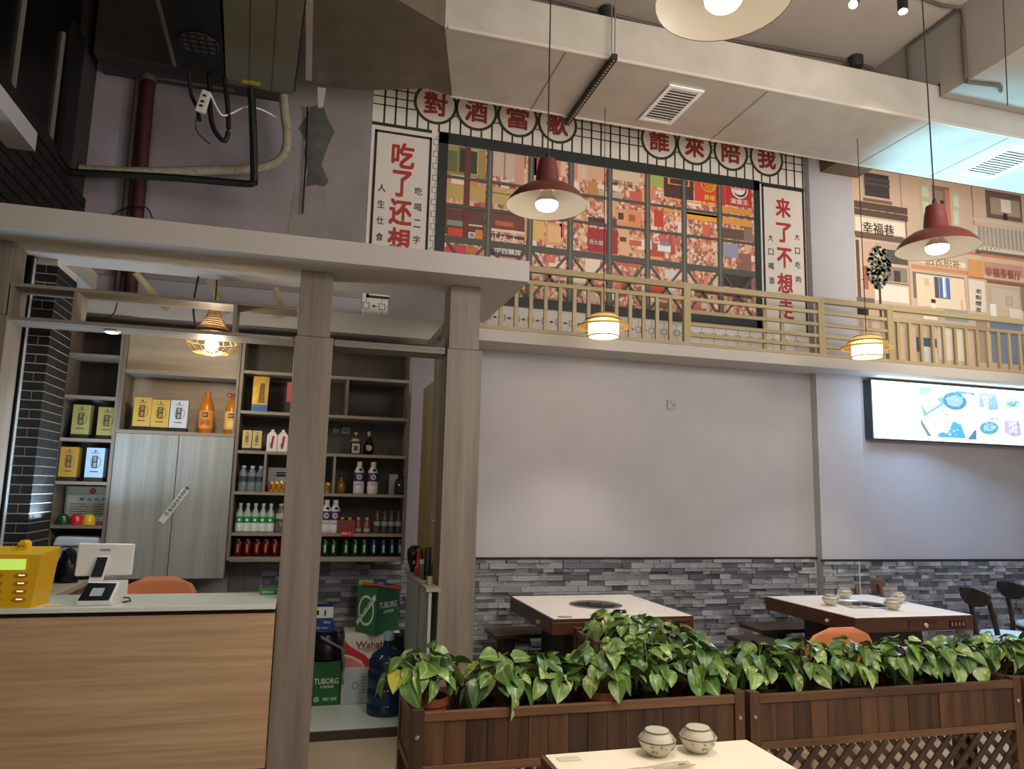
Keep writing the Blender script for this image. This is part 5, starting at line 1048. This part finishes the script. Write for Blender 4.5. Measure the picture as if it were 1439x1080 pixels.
# bowls
BOWL = mat('#DDD6BE', .2, coat=.3); BAND = mat('#4A3D2C', .4)
def bowl_set(loc, label, s=1, grp='wrapped bowl sets', rz=0):
    t = thing('bowl_set', loc, label, 'bowls', grp, rz)
    P_ = lambda L_: [(r*s, z*s) for r, z in L_]
    obj('bowl', B().lathe(P_([(.020,0),(.024,.004),(.040,.016),(.052,.034),(.057,.048),(.055,.050),(.048,.036),(.03,.018),(0,.012)]), 28), BOWL, t, smooth=True, world=False)
    obj('bowl_band', B().tube([Vector((.0572*s*math.cos(a*PI/14), .0572*s*math.sin(a*PI/14), .0475*s)) for a in range(28)], .0022*s, 4, True), BAND, t, world=False)
    obj('small_bowl', B().lathe(P_([(.047,.044),(.046,.050),(.040,.062),(.036,.070),(.0355,.074),(.030,.0745),(0,.073)]), 28), BOWL, t, smooth=True, world=False)
    obj('small_bowl_band', B().tube([Vector((.0368*s*math.cos(a*PI/14), .0368*s*math.sin(a*PI/14), .0715*s)) for a in range(28)], .0022*s, 4, True), BAND, t, world=False)
    b = B(); rr = random.Random(3)
    for k in range(16):
        a = rr.random()*2*PI; h = rr.uniform(.02, .04); r = .044+(h-.02)*.55
        b.lathe([(0, -.0005), (.004, .0008)], 6, (r*s*math.cos(a), r*s*math.sin(a), h*s), Matrix.Rotation(a, 3, 'Z') @ Matrix.Rotation(PI/2+.35, 3, 'Y'), cap=False)
    obj('leaf_decoration', b, mat('#9A9472', .4), t, world=False, kind='stuff')
    obj('plastic_wrap', B().lathe(P_([(.030,.003),(.048,.020),(.0605,.048),(.049,.062),(.038,.0765),(.0,.078)]), 11), mat('#F2F0EA', .15, trans=.95, ior=1.05, key='wrap'), t, smooth=True, world=False)
    return t
bowl_set((1.03, 2.045, .752), 'wrapped covered bowl, left one on the near table', .94)
bowl_set((1.162, 2.045, .752), 'wrapped covered bowl, right one on the near table', .94, rz=.6)
for i, ((px, py), d) in enumerate((((1187, 840), 'at the back left of the cooker'), ((1167, 850), 'at the left edge near the front'), ((1262, 846), 'behind the front bowl right of the cooker'), ((1255, 856), 'at the front right of the cooker'))):
    p = onZ(px, py, .752); bowl_set(p, 'wrapped bowl on the right marble table, ' + d, .95, rz=i)
sv = thing('cutlery_pouch', onZ(1208, 853, .751), 'clear plastic pouch of cutlery lying at the front of the right marble table', 'cutlery')
b = B().box(-.09, .09, -.035, .035, 0, .006); obj('pouch', b, mat('#E8E6E2', .2, trans=.6, key='po'), sv, world=False); obj('spoons', B().bar((-.07,-.01,.009), (.06,.012,.009), .01, .004).bar((-.06,.015,.009), (.05,-.015,.009), .01, .004), mat('#B9B2A8', .3), sv, world=False)
# near table
nt_ = thing('hotpot_table', (1.04, 1.62, 0), 'brightly lit cream topped table in the near foreground', 'table', 'near table')
nx0, nx1, ny0, ny1 = .70, 1.372, 1.1, 2.118
obj('stone_top', B().box(nx0+.012, nx1-.003, ny0, ny1-.004, .735, .752), mat('#E9DDC6', .25, noise=.03), nt_, bev=.002); obj('frame', B().box(nx0, nx1, ny0+.002, ny1, .655, .7345), REDWOOD, nt_, bev=.003); obj('frame_lip', B().box(nx0, nx0+.011, ny0+.002, ny1, .735, .749), REDWOOD, nt_); obj('pedestal', B().box(.82, 1.25, 1.3, 1.9, 0, .654), mat('#24150E', .45), nt_)
cp = thing('chopstick_packet', (.93, 1.93, .753), 'clear plastic packet of chopsticks lying on the near table', 'chopsticks', None, .12)
b = B(); rr = random.Random(2); n = 10
top = [(-.16+i*.32/(n-1), .018+rr.uniform(-.003,.003), .004+rr.uniform(0,.004)) for i in range(n)]; bot = [(-.16+i*.32/(n-1), -.018+rr.uniform(-.003,.003), .004+rr.uniform(0,.004)) for i in range(n)]
for i in range(n-1): b.poly([bot[i], bot[i+1], top[i+1], top[i]])
obj('wrapper', b, mat('#F1ECDD', .2, trans=.7, key='wp'), cp, world=False); obj('chopstick', B().bar((-.15,.006,.003), (.1,.003,.003), .004, .004), mat('#E4D6B4', .5), cp, world=False); obj('chopstick', B().bar((-.15,-.006,.003), (.1,-.004,.003), .004, .004), mat('#E4D6B4', .5), cp, world=False)
obj('wrapper_edge', B().tube([Vector(p) for p in top], .0012, 4).tube([Vector(p) for p in bot], .0012, 4), mat('#8A8068', .4), cp, world=False); obj('print_mark', B().box(.115,.135,-.006,.004,.0075,.008), mat('#7A7A70', .5), cp, world=False)
obj('table_card', B().box(.735, .80, 2.05, 2.085, .7525, .7535), mat('#C4BCA8', .5), label='small pale square sticker at the back left corner of the near table', cat='sticker')
# benches
def bench(x0, x1, y0, y1, z, label, legs):
    t = thing('bench', ((x0+x1)/2, (y0+y1)/2, 0), label, 'bench'); M_ = wood('#2A1B14', '#46301F', 'X', 14, .06, .35, .1)
    obj('seat', B().box(x0, x1, y0, y1, z-.03, z), M_, t, bev=.004)
    for xx in legs: obj('leg', B().box(xx-.04, xx+.04, y0+.06, y1-.06, 0, z-.031), mat('#1C120D', .5), t)
    obj('stretcher', B().box(legs[0]+.045, legs[-1]-.045, (y0+y1)/2-.015, (y0+y1)/2+.015, .12, .18), mat('#1C120D', .5), t); return t
bench(1.335, 2.20, 5.10, 5.40, .50, 'dark wood bench half hidden behind the left marble table', (1.46, 2.08))
bench(3.385, 4.20, 4.995, 5.30, .50, 'dark wood bench behind the right marble table', (3.60, 4.08))
bench(3.08, 3.36, 4.40, 4.98, .475, 'low dark bench poking out left of the right marble table', (3.14, 3.30))
# chairs
def curve_pts(pts, k=6):
    out = []
    for i in range(len(pts)-1):
        p0, p1, p2, p3 = [Vector(pts[max(0, min(len(pts)-1, i+j))]) for j in (-1, 0, 1, 2)]
        for s in range(k):
            t = s/k; out.append(.5*((2*p1)+(p2-p0)*t+(2*p0-5*p1+4*p2-p3)*t*t+(3*p1-p0-3*p2+p3)*t**3))
    return out+[Vector(pts[-1])]
def side_chair(loc, label, rz, seatm, woodm):
    t = thing('dining_chair', loc, label, 'chair', None, rz)
    # back at +y, seat facing -y
    obj('seat', B().lathe([(.17, .455), (.205, .46), (.21, .475), (.20, .49), (.14, .498), (0, .50)], 24), seatm, t, smooth=True, world=False)
    obj('seat_frame', B().lathe([(.19, .425), (.205, .43), (.205, .454), (.19, .455)], 24), woodm, t, smooth=True, world=False)
    for sx in (-1, 1):
        obj('leg', B().tube(curve_pts([(sx*.16, -.14, .43), (sx*.175, -.165, .2), (sx*.185, -.18, 0)]), .016, 8), woodm, t, smooth=True, world=False)
        obj('back_post', B().tube(curve_pts([(sx*.17, .22, 0), (sx*.155, .18, .3), (sx*.135, .185, .5), (sx*.125, .22, .70), (sx*.12, .235, .77)]), .019, 8), woodm, t, smooth=True, world=False)
    pts = [(-.19, .79), (-.165, .815), (0, .83), (.165, .815), (.19, .79), (.175, .745), (.11, .70), (0, .685), (-.11, .70), (-.175, .745)]
    b = B(); fr = [Vector((x, .225-.25*x*x+.03, z)) for x, z in pts]; bk = [Vector((x, .25-.25*x*x+.03, z)) for x, z in pts]; n = len(pts)
    b.add(fr+bk, [tuple(range(n)), tuple(reversed(range(n, 2*n)))]+[(i, n+i, n+(i+1) % n, (i+1) % n) for i in range(n)])
    obj('top_rail', b, woodm, t, world=False, bev=.006)
    obj('stretcher', B().tube([Vector((-.17,.0,.22)), Vector((.17,.0,.22))], .009, 6), woodm, t, world=False); return t
DKW = wood('#1E1511', '#33241B', 'Z', 20, .05, .35, .05)
side_chair((5.34, 4.62, 0), 'dark bentwood chair with a pale blue seat at the right edge', math.radians(74), mat('#B8CBD6', .5), DKW)
side_chair((6.1, 4.95, 0), 'dark chair cut off by the right edge behind the pale blue seated one', math.radians(74), mat('#B8CBD6', .5), DKW)
side_chair((4.72, 5.17, 0), 'mid brown wooden chair standing behind the right marble table against the stones', 0, mat('#7A5A44', .5), wood('#4E382C', '#7A5A44', 'Z', 20, .05, .45, .05))
sh2 = dup(sh1, (3.0, 3.86, 0), PI, 'orange shell chair showing above the plants before the right marble table')
# ---- planters
def planter(x0, x1, y0, y1, zt, label, lat=True, dirn='X'):
    t = thing('planter_box', ((x0+x1)/2, (y0+y1)/2, 0), label, 'planter', 'dark wood planter dividers')
    pw = .045
    for xx in (x0, x1-pw):
        for yy in (y0, y1-pw): obj('post', B().box(xx, xx+pw, yy, yy+pw, 0, zt+.012), PLANK, t, bev=.002)
    za, zb = zt-.033, zt-.185
    for yy, out in ((y0, -1), (y1-.022, 1)):
        obj('top_rail', B().box(x0+pw+.001, x1-pw-.001, yy, yy+.022, za, zt), RAILW, t, bev=.002)
        obj('lower_rail', B().box(x0+pw+.001, x1-pw-.001, yy, yy+.022, zb-.03, zb), RAILW, t, bev=.002)
        n = max(3, int(round((x1-x0-2*pw)/.082))); w_ = (x1-x0-2*pw)/n
        for i in range(n):
            dd = random.uniform(0, .004); obj('plank', B().box(x0+pw+i*w_+.001, x0+pw+(i+1)*w_-.001, yy+.006+dd, yy+.018, zb+.0005, za-.0005), PLANK, t)
    for xx in (x0, x1-.022):
        obj('end_rail', B().box(xx, xx+.022, y0+pw+.001, y1-pw-.001, za, zt), RAILW, t); obj('end_rail', B().box(xx, xx+.022, y0+pw+.001, y1-pw-.001, zb-.03, zb), RAILW, t)
        n = max(2, int(round((y1-y0-2*pw)/.085))); w_ = (y1-y0-2*pw)/n
        for i in range(n): obj('plank', B().box(xx+.006, xx+.018, y0+pw+i*w_+.001, y0+pw+(i+1)*w_-.001, zb+.0005, za-.0005), PLANK, t)
    obj('tray_floor', B().box(x0+.02, x1-.02, y0+.024, y1-.024, zb-.02, zb-.004), mat('#1A110B', .8), t)
    obj('bolt', B().lathe([(.009,0),(.009,.003),(.005,.007)], 8, (x0+pw/2, y0, zt-.085), Matrix.Rotation(PI/2, 3, 'X')), STEEL, t); obj('bolt', B().lathe([(.009,0),(.009,.003),(.005,.007)], 8, (x1-pw/2, y0, zt-.09), Matrix.Rotation(PI/2, 3, 'X')), STEEL, t)
    if lat:
        lx0, lx1, lz0, lz1 = x0+pw, x1-pw, .08, zb-.032
        obj('bottom_rail', B().box(lx0+.001, lx1-.001, y0, y0+.022, .045, .08), RAILW, t)
        H = lz1-lz0; k = lx0-H
        for sgn in (1, -1):
            x = lx0-H+.03
            while x < lx1:
                a = [x, lz0 if sgn > 0 else lz1]; c = [x+H, lz1 if sgn > 0 else lz0]
                if a[0] < lx0: a[1] += sgn*(lx0-a[0]); a[0] = lx0
                if c[0] > lx1: c[1] -= sgn*(c[0]-lx1); c[0] = lx1
                if c[0]-a[0] > .03: yy = y0+(.006 if sgn > 0 else .0155); obj('lattice_slat', B().bar((a[0], yy, a[1]), (c[0], yy, c[1]), .008, .024), DARKW, t)
                x += .085
    return t
planter(.425, 1.79, 2.77, 3.13, .694, 'dark stained planter divider at left, its end post beside the bar doorway')
planter(1.812, 3.235, 2.765, 3.125, .690, 'dark stained planter divider at right with the lattice showing beneath')
planter(3.25, 4.1, 2.76, 3.12, .688, 'dark stained planter divider just entering at the right edge')
planter(1.575, 1.90, 3.16, 4.19, .70, 'dark stained planter divider running back towards the left marble table', lat=False)
# ---- pothos plants
def leaf_mesh(nm, m, curl, seed):
    rr = random.Random(seed); n = 7; vs = []; fs = []
    prof = [(0, .0), (.06, .32), (.2, .50), (.42, .52), (.64, .40), (.84, .2), (1.0, 0)]
    for i, (s, wd_) in enumerate(prof):
        bend = -curl*(s**1.6); yb = s-.12*(curl)*(s*s)
        back = -.10 if i == 1 else 0
        for j, u in enumerate((-1, -.5, 0, .5, 1)):
            vs.append((u*wd_*.82, yb+(back if abs(u) == 1 else (back*.5 if u else 0)), bend+abs(u)*wd_*.28+rr.uniform(-.015, .015)))
    for i in range(n-1):
        for j in range(4): fs.append((i*5+j, i*5+j+1, (i+1)*5+j+1, (i+1)*5+j))
    me = bpy.data.meshes.new('leaf'); me.from_pydata(vs, [], fs); me.materials.append(m); me.shade_smooth(); return me
def leafmat(h, vein, key, var=None, th=.6):
    m = bpy.data.materials.new('leaf_'+key); m.use_nodes = True; nt = m.node_tree; p = nt.nodes['Principled BSDF']; L = nt.links.new
    tc = nt.nodes.new('ShaderNodeTexCoord'); oi = nt.nodes.new('ShaderNodeObjectInfo'); sx = nt.nodes.new('ShaderNodeSeparateXYZ'); L(tc.outputs['Object'], sx.inputs[0])
    ab = nt.nodes.new('ShaderNodeMath'); ab.operation = 'ABSOLUTE'; L(sx.outputs[0], ab.inputs[0])
    cr = nt.nodes.new('ShaderNodeValToRGB'); e = cr.color_ramp.elements; e[0].position = 0; e[0].color = lin(vein); e[1].position = .06; e[1].color = lin(h); L(ab.outputs[0], cr.inputs[0])
    n = nt.nodes.new('ShaderNodeTexNoise'); n.inputs['Scale'].default_value = 3.2
    ad = nt.nodes.new('ShaderNodeVectorMath'); ad.operation = 'ADD'; cb_ = nt.nodes.new('ShaderNodeCombineXYZ'); ml = nt.nodes.new('ShaderNodeMath'); ml.operation = 'MULTIPLY'; ml.inputs[1].default_value = 50; L(oi.outputs['Random'], ml.inputs[0])
    for k in range(3): L(ml.outputs[0], cb_.inputs[k])
    L(tc.outputs['Object'], ad.inputs[0]); L(cb_.outputs[0], ad.inputs[1]); L(ad.outputs[0], n.inputs['Vector'])
    c2 = nt.nodes.new('ShaderNodeValToRGB'); c2.color_ramp.elements[0].position = th; c2.color_ramp.elements[1].position = th+.08; L(n.outputs[0], c2.inputs[0])
    mx = nt.nodes.new('ShaderNodeMix'); mx.data_type = 'RGBA'; L(c2.outputs[0], mx.inputs[0]); L(cr.outputs[0], mx.inputs[6]); mx.inputs[7].default_value = lin(var or h)
    hs = nt.nodes.new('ShaderNodeHueSaturation'); mr = nt.nodes.new('ShaderNodeMapRange'); mr.inputs[3].default_value = .55; mr.inputs[4].default_value = 1.05; L(oi.outputs['Random'], mr.inputs[0]); L(mr.outputs[0], hs.inputs['Value']); L(mx.outputs[2], hs.inputs['Color'])
    L(hs.outputs[0], p.inputs['Base Color']); p.inputs['Roughness'].default_value = .32; p.inputs['Subsurface Weight'].default_value = 0
    return m
LM = [leafmat('#5C8038', '#93AE60', 'mid', '#7F9E4A', .58), leafmat('#446A30', '#74984E', 'dark', '#557C3A', .6), leafmat('#7E9C4C', '#AEC27A', 'light', '#C6CE90', .56)]
YLM = leafmat('#B5B53E', '#D2D070', 'yellow', '#6E9A3A', .6)
LMESH = [leaf_mesh('leaf', LM[i % 3], .25+.25*(i // 3), i) for i in range(9)]; YMESH = leaf_mesh('leaf', YLM, .4, 77)
STEM = mat('#7A8A4A', .5); STEMR = mat('#6E5A34', .5)
def pothos(x, y, z0, label, n=38, spread=.17, h=.17, pot='#2A1E18', lsz=.085, seed=0, pot_h=.15, pr=.075, lean=(0, 0), yellow=0):
    rr = random.Random(seed); t = thing('pothos_plant', (x, y, z0), label, 'plant', 'pothos plants')
    obj('pot', B().lathe([(pr*.72, 0), (pr*.78, .01), (pr*.96, pot_h-.03), (pr*1.04, pot_h-.028), (pr*1.06, pot_h), (pr*.96, pot_h), (pr*.92, pot_h-.02)], 20, cap=False).lathe([(pr*.72, 0), (0, 0)], 20, cap=False), mat(pot, .6), t, smooth=True, world=False)
    obj('soil', B().lathe([(pr*.93, pot_h-.022), (0, pot_h-.014)], 14, cap=False), mat('#1E150E', .95), t, world=False)
    sb = B()
    n = int(n*1.5)
    for k in range(n):
        a = 2*PI*k*.381966+rr.uniform(-.3, .3); f = (k+.5)/n
        rad = spread*math.sqrt(f)*rr.uniform(.8, 1.1); up = h*(1.02-.62*f**1.5)*rr.uniform(.78, 1.15)
        tip = Vector((rad*math.cos(a)+lean[0]*f, rad*math.sin(a)*.85+lean[1]*f, pot_h+max(up, -.02)))
        base = Vector((rr.uniform(-.3, .3)*pr, rr.uniform(-.3, .3)*pr, pot_h-.015))
        mid = base.lerp(tip, .5)+Vector((0, 0, .035)); sb.tube([base, mid, tip], .0022, 4)
        yel = rr.random() < yellow
        o = bpy.data.objects.new('leaf', YMESH if yel else rr.choice(LMESH)); COL.objects.link(o); o.parent = t; o.location = tip
        s = lsz*rr.uniform(.55, 1.08); o.scale = (s, s, s)
        yaw = a-PI/2+rr.uniform(-.6, .6); pitch = .2-.75*f+rr.uniform(-.4, .35)
        o.rotation_euler = (Matrix.Rotation(yaw, 3, 'Z') @ Matrix.Rotation(pitch, 3, 'X') @ Matrix.Rotation(rr.uniform(-.7, .7), 3, 'Y')).to_euler()
    obj('stems', sb, STEM if seed % 2 else STEMR, t, world=False)
    return t
TER = '#9A4E30'
ZF = .507
def row(px, Y, z, label, **k):
    p = onY(px, 960, Y); return pothos(p.x, Y, z, label, **k)
row(603, 2.93, ZF+.055, 'pothos in a terracotta rimmed pot at the left end of the planters', n=32, spread=.135, h=.15, pot='#7E3E26', lsz=.09, seed=1, yellow=.08, lean=(-.05, 0))
row(705, 2.94, ZF+.02, 'bushy pothos in a dark pot, second from the left end', n=40, spread=.16, h=.155, seed=2, lsz=.085)
row(768, 2.96, ZF+.02, 'pothos in a dark pot with one big yellow green leaf hanging forward', n=34, spread=.14, h=.145, seed=3, yellow=.05, lsz=.09)
row(846, 2.93, ZF+.045, 'pothos in a terracotta pot in the middle of the left planter', n=40, spread=.15, h=.16, pot=TER, seed=4, lsz=.08)
row(912, 2.98, ZF+.03, 'light green pothos in a black pot right of the terracotta pot', n=42, spread=.16, h=.17, pot='#15191C', seed=5, lsz=.085)
row(985, 2.95, ZF+.02, 'variegated pothos at the right end of the left planter', n=38, spread=.15, h=.15, seed=6, lsz=.09, yellow=.03)
row(1068, 2.95, ZF+.02, 'pothos with broad pale leaves at the left end of the right planter', n=36, spread=.15, h=.16, seed=7, lsz=.095, yellow=.04)
row(1135, 2.98, ZF+.02, 'dark green pothos second in the right planter', n=36, spread=.14, h=.15, seed=8, lsz=.08)
row(1200, 2.93, ZF+.02, 'dark leafy pothos in front of the orange chair', n=42, spread=.155, h=.155, seed=9, lsz=.085)
row(1272, 2.96, ZF+.02, 'pothos right of the orange chair in the right planter', n=40, spread=.15, h=.15, seed=10, lsz=.08)
row(1340, 2.95, ZF+.02, 'pothos with a pale hanging leaf near the right end of the right planter', n=40, spread=.15, h=.15, seed=11, lsz=.085)
row(1405, 2.95, ZF+.02, 'pothos at the far right end of the right planter', n=40, spread=.15, h=.155, seed=12, lsz=.085, yellow=.04)
row(1470, 2.93, ZF+.02, 'pothos cut off by the right edge', n=32, spread=.14, h=.15, seed=13, lsz=.085)
pothos(1.73, 4.0, .52, 'small pothos at the far end of the planter before the left marble table', n=32, spread=.15, h=.15, seed=14, lsz=.085)
pothos(1.74, 3.68, .52, 'pothos second from the back in the planter running to the left table', n=38, spread=.165, h=.17, seed=15, lsz=.085)
pothos(1.76, 3.36, .52, 'pothos nearest the front in the planter running to the left table', n=42, spread=.18, h=.18, seed=16, lsz=.085)
sh0.scale = (1, 1, 1.09)
